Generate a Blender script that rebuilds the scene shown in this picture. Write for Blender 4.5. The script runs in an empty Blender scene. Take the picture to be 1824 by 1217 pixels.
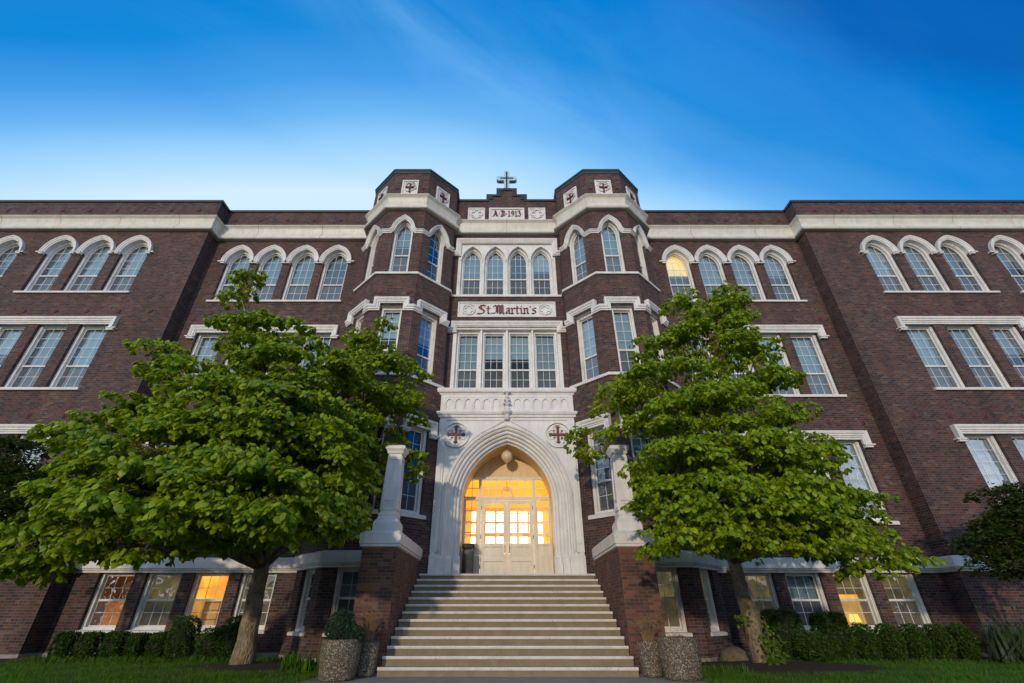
import bpy, bmesh, math, random
import numpy as np
from mathutils import Vector, Matrix
R = math.radians
random.seed(7)
rng = np.random.default_rng(7)

# ------------------------------------------------------------------ camera, world, sun, exposure
scene = bpy.context.scene
C = scene.collection
cam_d = bpy.data.cameras.new('camera'); cam = bpy.data.objects.new('camera', cam_d); C.objects.link(cam)
cam.location = (-0.04, 0.0, 1.03)
cam.rotation_euler = (R(90 + 30.845), 0, 0)
cam_d.lens = 818 * 36 / 1824
cam_d.sensor_width = 36
cam_d.shift_x = (912 - 901) / 1824
cam_d.clip_end = 3000
scene.camera = cam

EAST_LOW, EAST_HIGH = (1.45, 1.45, 1.62), (0.24, 0.40, 0.58)
CIR_N, CIR_T = (-0.472, 0.769, -0.431), (0.87, 0.327, -0.369)
SKY_SCALE = 0.79
SUN_AZ, SUN_EL = 16.0, 10.5          # the warm light comes from behind the camera, slightly from its left
world = bpy.data.worlds.new('World'); scene.world = world; world.use_nodes = True
def build_world():
    nt = world.node_tree; N = nt.nodes; L = nt.links; N.clear()
    out = N.new('ShaderNodeOutputWorld'); bg = N.new('ShaderNodeBackground'); L.new(bg.outputs[0], out.inputs[0])
    sky = N.new('ShaderNodeTexSky'); sky.sky_type = 'NISHITA'; sky.sun_disc = False
    sky.sun_elevation = R(SUN_EL); sky.sun_rotation = R(180 + SUN_AZ)
    sky.air_density = 1.0; sky.dust_density = 0.4; sky.ozone_density = 3.0
    tc = N.new('ShaderNodeTexCoord')
    # dusk gradient: pale glow low on the left, deepening to saturated blue towards the zenith and the right
    def dotn(v):
        n = N.new('ShaderNodeVectorMath'); n.operation = 'DOT_PRODUCT'; n.inputs[1].default_value = v; L.new(tc.outputs['Generated'], n.inputs[0]); return n.outputs['Value']
    def mth(op, a, b):
        n = N.new('ShaderNodeMath'); n.operation = op
        for k, v in enumerate((a, b)):
            if isinstance(v, (int, float)): n.inputs[k].default_value = v
            else: L.new(v, n.inputs[k])
        return n.outputs[0]
    t_ = mth('ADD', dotn((-0.37, 2.48, -1.02)), 0.065)
    t_ = mth('ADD', t_, mth('MULTIPLY', mth('MAXIMUM', mth('SUBTRACT', dotn((0, 0, 1)), 0.74), 0.0), 1.1))
    rm = N.new('ShaderNodeValToRGB'); e = rm.color_ramp.elements
    e[0].position = 0.0; e[0].color = (0.0, 0.118, 0.46, 1)
    e[1].position = 1.0; e[1].color = (0.62, 0.81, 0.97, 1)
    for p, c in ((0.15, (0.0, 0.19, 0.62, 1)), (0.42, (0.004, 0.235, 0.67, 1)), (0.58, (0.055, 0.32, 0.78, 1)), (0.70, (0.14, 0.44, 0.86, 1)), (0.80, (0.29, 0.60, 0.94, 1)), (0.90, (0.45, 0.71, 0.96, 1))):
        x = e.new(p); x.color = c
    L.new(t_, rm.inputs[0])
    # pale lavender eastern sky opposite the glow
    bk = N.new('ShaderNodeMapRange'); bk.interpolation_type = 'SMOOTHSTEP'; bk.inputs['From Min'].default_value = -0.12; bk.inputs['From Max'].default_value = 0.55; L.new(dotn((-0.3, -0.954, 0)), bk.inputs['Value'])
    east = N.new('ShaderNodeMix'); east.data_type = 'RGBA'; L.new(bk.outputs[0], east.inputs['Factor']); rs = N.new('ShaderNodeVectorMath'); rs.operation = 'SCALE'; rs.inputs['Scale'].default_value = SKY_SCALE; L.new(rm.outputs[0], rs.inputs[0]); L.new(rs.outputs[0], east.inputs['A']); ez = N.new('ShaderNodeMapRange'); ez.interpolation_type = 'SMOOTHSTEP'; ez.inputs['From Min'].default_value = 0.02; ez.inputs['From Max'].default_value = 0.36; L.new(dotn((0, 0, 1)), ez.inputs['Value'])
    ec = N.new('ShaderNodeMix'); ec.data_type = 'RGBA'; L.new(ez.outputs[0], ec.inputs['Factor']); ec.inputs['A'].default_value = (*EAST_LOW, 1); ec.inputs['B'].default_value = (*EAST_HIGH, 1); L.new(ec.outputs['Result'], east.inputs['B'])
    sc_ = N.new('ShaderNodeVectorMath'); sc_.operation = 'SCALE'; sc_.inputs['Scale'].default_value = 1 / 0.12; L.new(east.outputs['Result'], sc_.inputs[0])
    mul = N.new('ShaderNodeMix'); mul.data_type = 'RGBA'; mul.inputs['Factor'].default_value = 0.98
    L.new(sky.outputs[0], mul.inputs['A']); L.new(sc_.outputs[0], mul.inputs['B'])
    # thin cirrus wisps drawn out along one great circle
    pa, pb = dotn(CIR_N), dotn(CIR_T)
    cv = N.new('ShaderNodeCombineXYZ'); L.new(mth('MULTIPLY', pa, 5.5), cv.inputs[0]); L.new(mth('MULTIPLY', pb, 1.5), cv.inputs[1])
    ns = N.new('ShaderNodeTexNoise'); ns.inputs['Scale'].default_value = 1.6; ns.inputs['Detail'].default_value = 10; ns.inputs['Roughness'].default_value = 0.6; ns.inputs['Distortion'].default_value = 0.5
    L.new(cv.outputs[0], ns.inputs['Vector'])
    cr = N.new('ShaderNodeValToRGB'); cr.color_ramp.elements[0].position = 0.36; cr.color_ramp.elements[0].color = (0, 0, 0, 1)
    cr.color_ramp.elements[1].position = 0.80; cr.color_ramp.elements[1].color = (0.30, 0.30, 0.30, 1); L.new(ns.outputs[0], cr.inputs[0])
    band = N.new('ShaderNodeValToRGB'); be = band.color_ramp.elements; be[0].position = 0.0; be[0].color = (0.0,) * 3 + (1,); be[1].position = 1.0; be[1].color = (0.0,) * 3 + (1,)
    for p, v in ((0.25, .0), (0.42, .22), (0.50, 1.0), (0.56, .35), (0.72, .25), (0.85, .0)): x = be.new(p); x.color = (v, v, v, 1)
    L.new(mth('ADD', mth('MULTIPLY', pa, -0.9), 0.5), band.inputs[0])
    fac = mth('MULTIPLY', cr.outputs[0], band.outputs[0])
    add = N.new('ShaderNodeMix'); add.data_type = 'RGBA'; add.blend_type = 'MIX'
    L.new(fac, add.inputs['Factor']); L.new(mul.outputs['Result'], add.inputs['A'])
    add.inputs['B'].default_value = (2.6, 5.0, 7.2, 1)
    L.new(add.outputs['Result'], bg.inputs[0]); bg.inputs[1].default_value = 0.12
build_world()
sd = bpy.data.lights.new('sun', 'SUN'); sd.energy = 1.3; sd.angle = R(1.6); sd.color = (1.0, 0.80, 0.56)
sun = bpy.data.objects.new('sun', sd); C.objects.link(sun)
dirv = Vector((math.sin(R(SUN_AZ)) * math.cos(R(SUN_EL)), math.cos(R(SUN_AZ)) * math.cos(R(SUN_EL)), -math.sin(R(SUN_EL))))
sun.rotation_euler = dirv.to_track_quat('-Z', 'Y').to_euler()
scene.view_settings.view_transform = 'Standard'; scene.view_settings.look = 'None'
scene.view_settings.exposure = 0.45; scene.view_settings.gamma = 1.0

# ------------------------------------------------------------------ materials
def mat(name):
    m = bpy.data.materials.new(name); m.use_nodes = True
    nt = m.node_tree; return m, nt, nt.nodes['Principled BSDF'], nt.nodes, nt.links
def ramp(N, stops, interp='LINEAR'):
    r = N.new('ShaderNodeValToRGB'); r.color_ramp.interpolation = interp; e = r.color_ramp.elements
    e[0].position, e[0].color = stops[0][0], (*stops[0][1], 1); e[1].position, e[1].color = stops[-1][0], (*stops[-1][1], 1)
    for p, c in stops[1:-1]: x = e.new(p); x.color = (*c, 1)
    return r
def noise(N, L, coord, scale, detail=4, rough=0.55):
    n = N.new('ShaderNodeTexNoise'); n.inputs['Scale'].default_value = scale; n.inputs['Detail'].default_value = detail; n.inputs['Roughness'].default_value = rough
    L.new(coord, n.inputs['Vector']); return n.outputs[0]
def mixc(N, L, f, a, b, blend='MIX'):
    m = N.new('ShaderNodeMix'); m.data_type = 'RGBA'; m.blend_type = blend
    for k, v in (('Factor', f), ('A', a), ('B', b)):
        if hasattr(v, 'links') or hasattr(v, 'is_linked'): L.new(v, m.inputs[k])
        else: m.inputs[k].default_value = v if k == 'Factor' else (*v, 1)
    return m.outputs['Result']
def math_n(N, L, op, a, b=None, c=None):
    m = N.new('ShaderNodeMath'); m.operation = op
    for i, v in enumerate((a, b, c)):
        if v is None: continue
        if hasattr(v, 'is_linked'): L.new(v, m.inputs[i])
        else: m.inputs[i].default_value = v
    return m.outputs[0]
def bump(N, L, b, h, strength=0.3, dist=0.01):
    n = N.new('ShaderNodeBump'); n.inputs['Strength'].default_value = strength; n.inputs['Distance'].default_value = dist
    L.new(h, n.inputs['Height']); L.new(n.outputs[0], b.inputs['Normal'])

def brick_mat(name, pal, mortar, bw=0.215, bh=0.0745, mw=0.0095, tint=(1, 1, 1)):
    m, nt, b, N, L = mat(name)
    uv = N.new('ShaderNodeUVMap'); sep = N.new('ShaderNodeSeparateXYZ'); L.new(uv.outputs[0], sep.inputs[0])
    wob = noise(N, L, uv.outputs[0], 9, 2)
    vv = math_n(N, L, 'MULTIPLY_ADD', wob, 0.006, sep.outputs[1])
    rowf = math_n(N, L, 'DIVIDE', vv, bh); row = math_n(N, L, 'FLOOR', rowf); fr = math_n(N, L, 'FRACT', rowf)
    m6 = math_n(N, L, 'FLOORED_MODULO', row, 6.0); hdr = math_n(N, L, 'LESS_THAN', m6, 0.5)      # a header course every sixth row
    width = math_n(N, L, 'MULTIPLY_ADD', hdr, -bw / 2, bw)
    off = math_n(N, L, 'MULTIPLY', math_n(N, L, 'FLOORED_MODULO', row, 2.0), 0.5)
    colf = math_n(N, L, 'ADD', math_n(N, L, 'DIVIDE', sep.outputs[0], width), off)
    col = math_n(N, L, 'FLOOR', colf); fc = math_n(N, L, 'FRACT', colf)
    cb = N.new('ShaderNodeCombineXYZ'); L.new(col, cb.inputs[0]); L.new(row, cb.inputs[1])
    wn = N.new('ShaderNodeTexWhiteNoise'); wn.noise_dimensions = '2D'; L.new(cb.outputs[0], wn.inputs['Vector'])
    large = noise(N, L, uv.outputs[0], 0.55, 3)
    rv = math_n(N, L, 'MULTIPLY_ADD', math_n(N, L, 'SUBTRACT', large, 0.5), 0.55, wn.outputs['Value'])
    rm = ramp(N, pal, 'CONSTANT'); L.new(rv, rm.inputs[0])
    fine = noise(N, L, uv.outputs[0], 45, 4, 0.7)
    c1 = mixc(N, L, 0.55, rm.outputs[0], mixc(N, L, fine, (0.35,)*3, (1.55,)*3), 'MULTIPLY')
    # mortar mask
    ey = math_n(N, L, 'MULTIPLY', math_n(N, L, 'MINIMUM', fr, math_n(N, L, 'SUBTRACT', 1.0, fr)), bh)
    ex = math_n(N, L, 'MULTIPLY', math_n(N, L, 'MINIMUM', fc, math_n(N, L, 'SUBTRACT', 1.0, fc)), width)
    edge = math_n(N, L, 'MINIMUM', ex, ey)
    mr = N.new('ShaderNodeMapRange'); mr.inputs['From Min'].default_value = mw * 0.4; mr.inputs['From Max'].default_value = mw * 0.75; L.new(edge, mr.inputs['Value'])
    mort = mixc(N, L, fine, tuple(x * 0.65 for x in mortar), tuple(x * 1.2 for x in mortar))
    c2 = mixc(N, L, mr.outputs[0], mort, c1)
    stain = noise(N, L, uv.outputs[0], 0.9, 5, 0.7)
    st = ramp(N, [(0.3, (0.72, 0.72, 0.75)), (0.7, (1.15, 1.12, 1.1))]); L.new(stain, st.inputs[0])
    c3 = mixc(N, L, 1.0, c2, st.outputs[0], 'MULTIPLY')
    smp = N.new('ShaderNodeMapping'); smp.inputs['Scale'].default_value = (1.6, 0.16, 1); L.new(uv.outputs[0], smp.inputs[0])
    sk = ramp(N, [(0.35, (0.70, 0.69, 0.70)), (0.6, (1.08, 1.06, 1.05))]); L.new(noise(N, L, smp.outputs[0], 1.0, 6, 0.7), sk.inputs[0])
    c3 = mixc(N, L, 0.8, c3, sk.outputs[0], 'MULTIPLY')
    c3 = mixc(N, L, 1.0, c3, tint, 'MULTIPLY')
    L.new(c3, b.inputs['Base Color']); b.inputs['Roughness'].default_value = 0.85
    hh = math_n(N, L, 'ADD', mr.outputs[0], math_n(N, L, 'MULTIPLY', wn.outputs['Value'], 0.5))
    bump(N, L, b, hh, 0.7, 0.008)
    return m
PAL = [(0.0, (0.045, 0.032, 0.042)), (0.17, (0.105, 0.047, 0.043)), (0.36, (0.075, 0.042, 0.046)), (0.55, (0.145, 0.055, 0.046)),
       (0.72, (0.095, 0.080, 0.090)), (0.80, (0.125, 0.068, 0.050)), (0.91, (0.165, 0.118, 0.085)), (0.97, (0.035, 0.028, 0.036))]
M = {}
M['brick'] = brick_mat('dark brown brick', PAL, (0.20, 0.165, 0.125), mw=0.012, tint=(0.80, 0.76, 0.80))
PAL2 = [(0.0, (0.10, 0.05, 0.04)), (0.2, (0.20, 0.075, 0.05)), (0.45, (0.15, 0.06, 0.05)), (0.65, (0.26, 0.10, 0.065)), (0.85, (0.09, 0.055, 0.05)), (0.95, (0.22, 0.12, 0.08))]
M['brick_stair'] = brick_mat('red brown brick', PAL2, (0.19, 0.165, 0.12), bw=0.21, bh=0.072, mw=0.012, tint=(0.80, 0.80, 0.80))

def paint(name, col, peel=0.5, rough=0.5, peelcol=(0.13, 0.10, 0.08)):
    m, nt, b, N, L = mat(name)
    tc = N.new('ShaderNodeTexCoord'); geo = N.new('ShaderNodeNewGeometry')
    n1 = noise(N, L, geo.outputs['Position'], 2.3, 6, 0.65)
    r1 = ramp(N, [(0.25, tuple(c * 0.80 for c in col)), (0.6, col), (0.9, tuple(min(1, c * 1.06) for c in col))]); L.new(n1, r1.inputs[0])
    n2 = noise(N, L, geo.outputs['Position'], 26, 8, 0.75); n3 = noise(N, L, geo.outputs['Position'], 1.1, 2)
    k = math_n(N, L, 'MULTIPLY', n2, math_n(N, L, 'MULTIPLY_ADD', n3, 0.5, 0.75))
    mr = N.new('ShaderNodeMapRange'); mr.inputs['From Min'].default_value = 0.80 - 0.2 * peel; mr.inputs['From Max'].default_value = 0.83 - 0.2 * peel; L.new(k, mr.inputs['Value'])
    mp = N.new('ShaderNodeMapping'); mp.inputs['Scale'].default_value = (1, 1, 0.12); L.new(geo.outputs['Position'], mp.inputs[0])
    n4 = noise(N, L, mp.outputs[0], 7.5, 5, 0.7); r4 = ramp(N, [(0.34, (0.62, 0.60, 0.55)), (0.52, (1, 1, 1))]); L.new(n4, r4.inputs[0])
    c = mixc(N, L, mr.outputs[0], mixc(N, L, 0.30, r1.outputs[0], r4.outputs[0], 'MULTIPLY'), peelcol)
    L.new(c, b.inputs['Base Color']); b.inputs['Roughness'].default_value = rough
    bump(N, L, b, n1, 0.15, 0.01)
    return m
M['white'] = paint('white paint', (0.75, 0.74, 0.74), 0.78)
M['stone'] = paint('painted cast stone', (0.73, 0.725, 0.72), 0.75, 0.6)
M['frame'] = paint('white window paint', (0.77, 0.765, 0.75), 0.9)
M['cream'] = paint('cream paint', (0.74, 0.66, 0.50), 0.3)
M['porch'] = paint('cream paint with warm light tint', (0.78, 0.58, 0.29), 0.2)  # cream paint with the warm entrance light put into its colour
M['cornice'] = paint('cream cornice metal', (0.68, 0.67, 0.61), 0.2, 0.45)
M['doorwhite'] = paint('door paint', (0.76, 0.70, 0.60), 0.2, 0.4)
def plain(name, col, rough=0.6, metal=0.0, vary=0.25, scale=12, bmp=0.15):
    m, nt, b, N, L = mat(name); geo = N.new('ShaderNodeNewGeometry')
    n = noise(N, L, geo.outputs['Position'], scale, 5, 0.65)
    r = ramp(N, [(0.3, tuple(c * (1 - vary) for c in col)), (0.7, tuple(min(1, c * (1 + vary)) for c in col))]); L.new(n, r.inputs[0])
    L.new(r.outputs[0], b.inputs['Base Color']); b.inputs['Roughness'].default_value = rough; b.inputs['Metallic'].default_value = metal
    if bmp: bump(N, L, b, n, bmp, 0.01)
    return m
M['cap'] = plain('dark metal coping', (0.035, 0.04, 0.05), 0.4, 0.3, 0.2, 3, 0)
M['copper'] = plain('dull green copper', (0.05, 0.075, 0.075), 0.55, 0.2, 0.3, 6, 0)
M['red'] = plain('dark red paint', (0.12, 0.012, 0.014), 0.5, 0, 0.2)
M['disc'] = plain('rusty red iron', (0.10, 0.028, 0.045), 0.6, 0, 0.35, 20)
M['concrete'] = plain('tan stair concrete', (0.235, 0.184, 0.118), 0.85, 0, 0.16, 5, 0.25)
M['paving'] = plain('pavement concrete', (0.27, 0.25, 0.225), 0.9, 0, 0.2, 3.5, 0.3)
M['nosing'] = paint('worn white nosing paint', (0.72, 0.69, 0.68), .9, 0.6, (0.22, 0.2, 0.18))
M['black'] = plain('black plastic', (0.012, 0.013, 0.012), 0.35, 0, 0.1, 4, 0)
M['steel'] = plain('brushed steel', (0.45, 0.40, 0.33), 0.35, 0.9, 0.1, 6, 0)
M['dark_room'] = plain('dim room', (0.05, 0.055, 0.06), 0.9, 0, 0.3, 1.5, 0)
M['crossblue'] = plain('pale blue enamel', (0.40, 0.58, 0.70), 0.5, 0.0, 0.15, 6, 0)
M['soil'] = plain('bark mulch', (0.035, 0.022, 0.014), 0.95, 0, 0.6, 30, 1.0)
M['rock'] = plain('mossy rock', (0.13, 0.11, 0.07), 0.9, 0, 0.5, 9, 0.8)
def glass(name, tint, refl, dark=0.0):
    m, nt, b, N, L = mat(name); N.remove(b)
    out = N['Material Output']; gl = N.new('ShaderNodeBsdfGlossy'); gl.inputs['Roughness'].default_value = 0.015
    tr = N.new('ShaderNodeBsdfTransparent'); tr.inputs[0].default_value = (*tint, 1)
    fr = N.new('ShaderNodeFresnel'); fr.inputs[0].default_value = 1.5
    f2 = math_n(N, L, 'MINIMUM', math_n(N, L, 'MULTIPLY', fr.outputs[0], refl), 0.34)
    geo = N.new('ShaderNodeNewGeometry')
    nz = noise(N, L, geo.outputs['Position'], 1.6, 2); bp = N.new('ShaderNodeBump'); bp.inputs['Strength'].default_value = 0.35; bp.inputs['Distance'].default_value = 0.06
    L.new(nz, bp.inputs['Height']); L.new(bp.outputs[0], gl.inputs['Normal'])
    mx = N.new('ShaderNodeMixShader'); L.new(f2, mx.inputs[0]); L.new(tr.outputs[0], mx.inputs[1]); L.new(gl.outputs[0], mx.inputs[2])
    last = mx.outputs[0]
    if dark:
        df = N.new('ShaderNodeBsdfDiffuse'); df.inputs[0].default_value = (0.16, 0.17, 0.19, 1); m2 = N.new('ShaderNodeMixShader')
        m2.inputs[0].default_value = dark; L.new(last, m2.inputs[1]); L.new(df.outputs[0], m2.inputs[2]); last = m2.outputs[0]
    L.new(last, out.inputs[0]); return m
M['glass'] = glass('window glass', (0.80, 0.90, 0.93), 1.6)
M['screen'] = glass('screened glass', (0.6, 0.64, 0.66), 1.2, 0.4)
M['doorglass'] = glass('door glass', (0.97, 0.97, 0.95), 1.0)
def blind_mat(name, col, emit=None, es=0):
    m, nt, b, N, L = mat(name); geo = N.new('ShaderNodeNewGeometry'); sep = N.new('ShaderNodeSeparateXYZ'); L.new(geo.outputs['Position'], sep.inputs[0])
    s = math_n(N, L, 'FRACT', math_n(N, L, 'MULTIPLY', sep.outputs[2], 1 / 0.05))
    r = ramp(N, [(0.0, tuple(c * 0.55 for c in col)), (0.12, col), (0.85, tuple(c * 0.95 for c in col)), (1.0, tuple(c * 0.6 for c in col))]); L.new(s, r.inputs[0])
    oi = N.new('ShaderNodeObjectInfo'); vr = math_n(N, L, 'MULTIPLY_ADD', oi.outputs['Random'], 0.55, 0.62); vc = N.new('ShaderNodeCombineColor')
    for k in range(3): L.new(vr, vc.inputs[k])
    L.new(mixc(N, L, 1.0, r.outputs[0], vc.outputs[0], 'MULTIPLY'), b.inputs['Base Color']); b.inputs['Roughness'].default_value = 0.7
    bump(N, L, b, s, 0.4, 0.01)
    if emit:
        n = noise(N, L, geo.outputs['Position'], 2.0, 2); rr = ramp(N, [(0.3, tuple(c * 0.6 for c in emit)), (0.7, emit)]); L.new(n, rr.inputs[0])
        L.new(mixc(N, L, 1.0, rr.outputs[0], r.outputs[0], 'MULTIPLY'), b.inputs['Emission Color']); b.inputs['Emission Strength'].default_value = es
    return m
M['blind'] = blind_mat('pale blind', (0.36, 0.45, 0.53))
M['blind2'] = blind_mat('green grey blind', (0.20, 0.29, 0.36))
M['blind_lit'] = blind_mat('lit blind', (0.7, 0.6, 0.35), (1.0, 0.66, 0.15), 1.5)
def emis(name, col, s, col2=None, sc=2.0):
    m, nt, b, N, L = mat(name); geo = N.new('ShaderNodeNewGeometry')
    n = noise(N, L, geo.outputs['Position'], sc, 2); r = ramp(N, [(0.38, col2 or col), (0.6, col)]); L.new(n, r.inputs[0])
    L.new(r.outputs[0], b.inputs['Emission Color']); b.inputs['Base Color'].default_value = (*[c * .5 for c in col], 1); b.inputs['Emission Strength'].default_value = s; return m
M['lit_yellow'] = emis('lit room wall', (1.0, 0.50, 0.07), 0.85, (0.75, 0.30, 0.03))
M['lit_orange'] = emis('lit room orange', (0.085, 0.022, 0.004), 0.9, (0.05, 0.014, 0.004), 3)
M['orange_panel'] = emis('orange lit panel', (0.9, 0.27, 0.02), 0.8, (0.55, 0.14, 0.01), 3)
M['lit_dim'] = emis('dim lit room', (0.20, 0.14, 0.05), 0.6, (0.07, 0.06, 0.035), 2)
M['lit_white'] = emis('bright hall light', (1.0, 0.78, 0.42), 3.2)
M['lit_amber'] = emis('glowing amber hall wall', (1.0, 0.44, 0.02), 0.82, (0.85, 0.34, 0.015), 1.0)  # walls emit amber themselves, standing in for lamplight inside
M['lamp_on'] = emis('lit table lamp', (1.0, 0.72, 0.12), 2.2)
M['globe'] = plain('opal glass globe', (0.66, 0.55, 0.36), 0.3, 0, 0.04, 2, 0)

def leaf_mat(name, c1, c2, trans=0.35, rough=0.42):
    m, nt, b, N, L = mat(name); N.remove(b); out = N['Material Output']
    geo = N.new('ShaderNodeNewGeometry')
    wn = noise(N, L, geo.outputs['Position'], 7.0, 3, 0.6); big = noise(N, L, geo.outputs['Position'], 0.7, 2)
    at = N.new('ShaderNodeAttribute'); at.attribute_name = 'tone'
    f = math_n(N, L, 'ADD', math_n(N, L, 'MULTIPLY', at.outputs['Fac'], 0.62), math_n(N, L, 'MULTIPLY', big, 0.4))
    col = mixc(N, L, f, c1, c2)
    df = N.new('ShaderNodeBsdfPrincipled'); L.new(col, df.inputs['Base Color']); df.inputs['Roughness'].default_value = rough
    df.inputs['Specular IOR Level'].default_value = 0.35
    tl = N.new('ShaderNodeBsdfTranslucent'); L.new(mixc(N, L, 1.0, col, (1.5, 1.35, 0.4), 'MULTIPLY'), tl.inputs[0])
    mx = N.new('ShaderNodeMixShader'); mx.inputs[0].default_value = trans; L.new(df.outputs[0], mx.inputs[1]); L.new(tl.outputs[0], mx.inputs[2]); L.new(mx.outputs[0], out.inputs[0])
    return m
M['leaf'] = leaf_mat('dogwood leaf', (0.055, 0.145, 0.006), (0.40, 0.50, 0.010), 0.36)
M['leaf_maple'] = leaf_mat('maple leaf', (0.022, 0.055, 0.010), (0.095, 0.125, 0.018), 0.3)
M['leaf_box'] = leaf_mat('boxwood leaf', (0.025, 0.080, 0.010), (0.085, 0.165, 0.022), 0.25)
M['leaf_box2'] = leaf_mat('grey green boxwood leaf', (0.016, 0.060, 0.028), (0.060, 0.120, 0.050), 0.2)
M['grass'] = leaf_mat('grass blade', (0.040, 0.130, 0.008), (0.130, 0.270, 0.020), 0.4, 0.6)
M['iris'] = leaf_mat('iris blade', (0.030, 0.065, 0.030), (0.075, 0.120, 0.050), 0.2)
M['twig'] = plain('dry twig', (0.25, 0.155, 0.085), 0.9, 0, 0.3, 8, 0)
M['vine'] = leaf_mat('vine leaf', (0.05, 0.12, 0.012), (0.17, 0.26, 0.02), 0.35)
def bark():
    m, nt, b, N, L = mat('grey brown bark'); geo = N.new('ShaderNodeNewGeometry')
    mp = N.new('ShaderNodeMapping'); mp.inputs['Scale'].default_value = (1, 1, 0.35); L.new(geo.outputs['Position'], mp.inputs[0])
    v = N.new('ShaderNodeTexVoronoi'); v.inputs['Scale'].default_value = 26; L.new(mp.outputs[0], v.inputs['Vector'])
    n = noise(N, L, geo.outputs['Position'], 5, 6, 0.7)
    r = ramp(N, [(0.25, (0.07, 0.055, 0.035)), (0.5, (0.22, 0.175, 0.11)), (0.75, (0.36, 0.31, 0.21))]); L.new(n, r.inputs[0])
    r2 = ramp(N, [(0.0, (0.45,)*3), (0.5, (1.1,)*3)]); L.new(v.outputs['Distance'], r2.inputs[0])
    L.new(mixc(N, L, 1.0, r.outputs[0], r2.outputs[0], 'MULTIPLY'), b.inputs['Base Color']); b.inputs['Roughness'].default_value = 0.9
    bump(N, L, b, v.outputs['Distance'], 0.9, 0.03); return m
M['bark'] = bark()
def aggregate():
    m, nt, b, N, L = mat('exposed aggregate'); tc = N.new('ShaderNodeTexCoord')
    v = N.new('ShaderNodeTexVoronoi'); v.inputs['Scale'].default_value = 62; L.new(tc.outputs['Object'], v.inputs['Vector'])
    w = N.new('ShaderNodeSeparateColor'); L.new(v.outputs['Color'], w.inputs[0])
    r = ramp(N, [(0.0, (0.11, 0.09, 0.07)), (0.3, (0.25, 0.20, 0.14)), (0.6, (0.36, 0.31, 0.24)), (0.80, (0.18, 0.15, 0.13)), (0.90, (0.65, 0.58, 0.45))], 'CONSTANT'); L.new(w.outputs[0], r.inputs[0])
    r2 = ramp(N, [(0.2, (1, 1, 1)), (0.6, (0.42, 0.40, 0.37))]); L.new(v.outputs['Distance'], r2.inputs[0])
    L.new(mixc(N, L, 1.0, r.outputs[0], r2.outputs[0], 'MULTIPLY'), b.inputs['Base Color']); b.inputs['Roughness'].default_value = 0.8
    n = N.new('ShaderNodeMath'); n.operation = 'SUBTRACT'; n.inputs[0].default_value = 1; L.new(v.outputs['Distance'], n.inputs[1])
    bump(N, L, b, n.outputs[0], 0.9, 0.012); return m
M['agg'] = aggregate()
def lawn():
    m, nt, b, N, L = mat('lawn'); geo = N.new('ShaderNodeNewGeometry')
    n = noise(N, L, geo.outputs['Position'], 3, 8, 0.75); r = ramp(N, [(0.3, (0.018, 0.045, 0.008)), (0.7, (0.045, 0.09, 0.014))]); L.new(n, r.inputs[0])
    L.new(r.outputs[0], b.inputs['Base Color']); b.inputs['Roughness'].default_value = 0.95; bump(N, L, b, n, 0.8, 0.03); return m
M['lawn'] = lawn()

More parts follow.
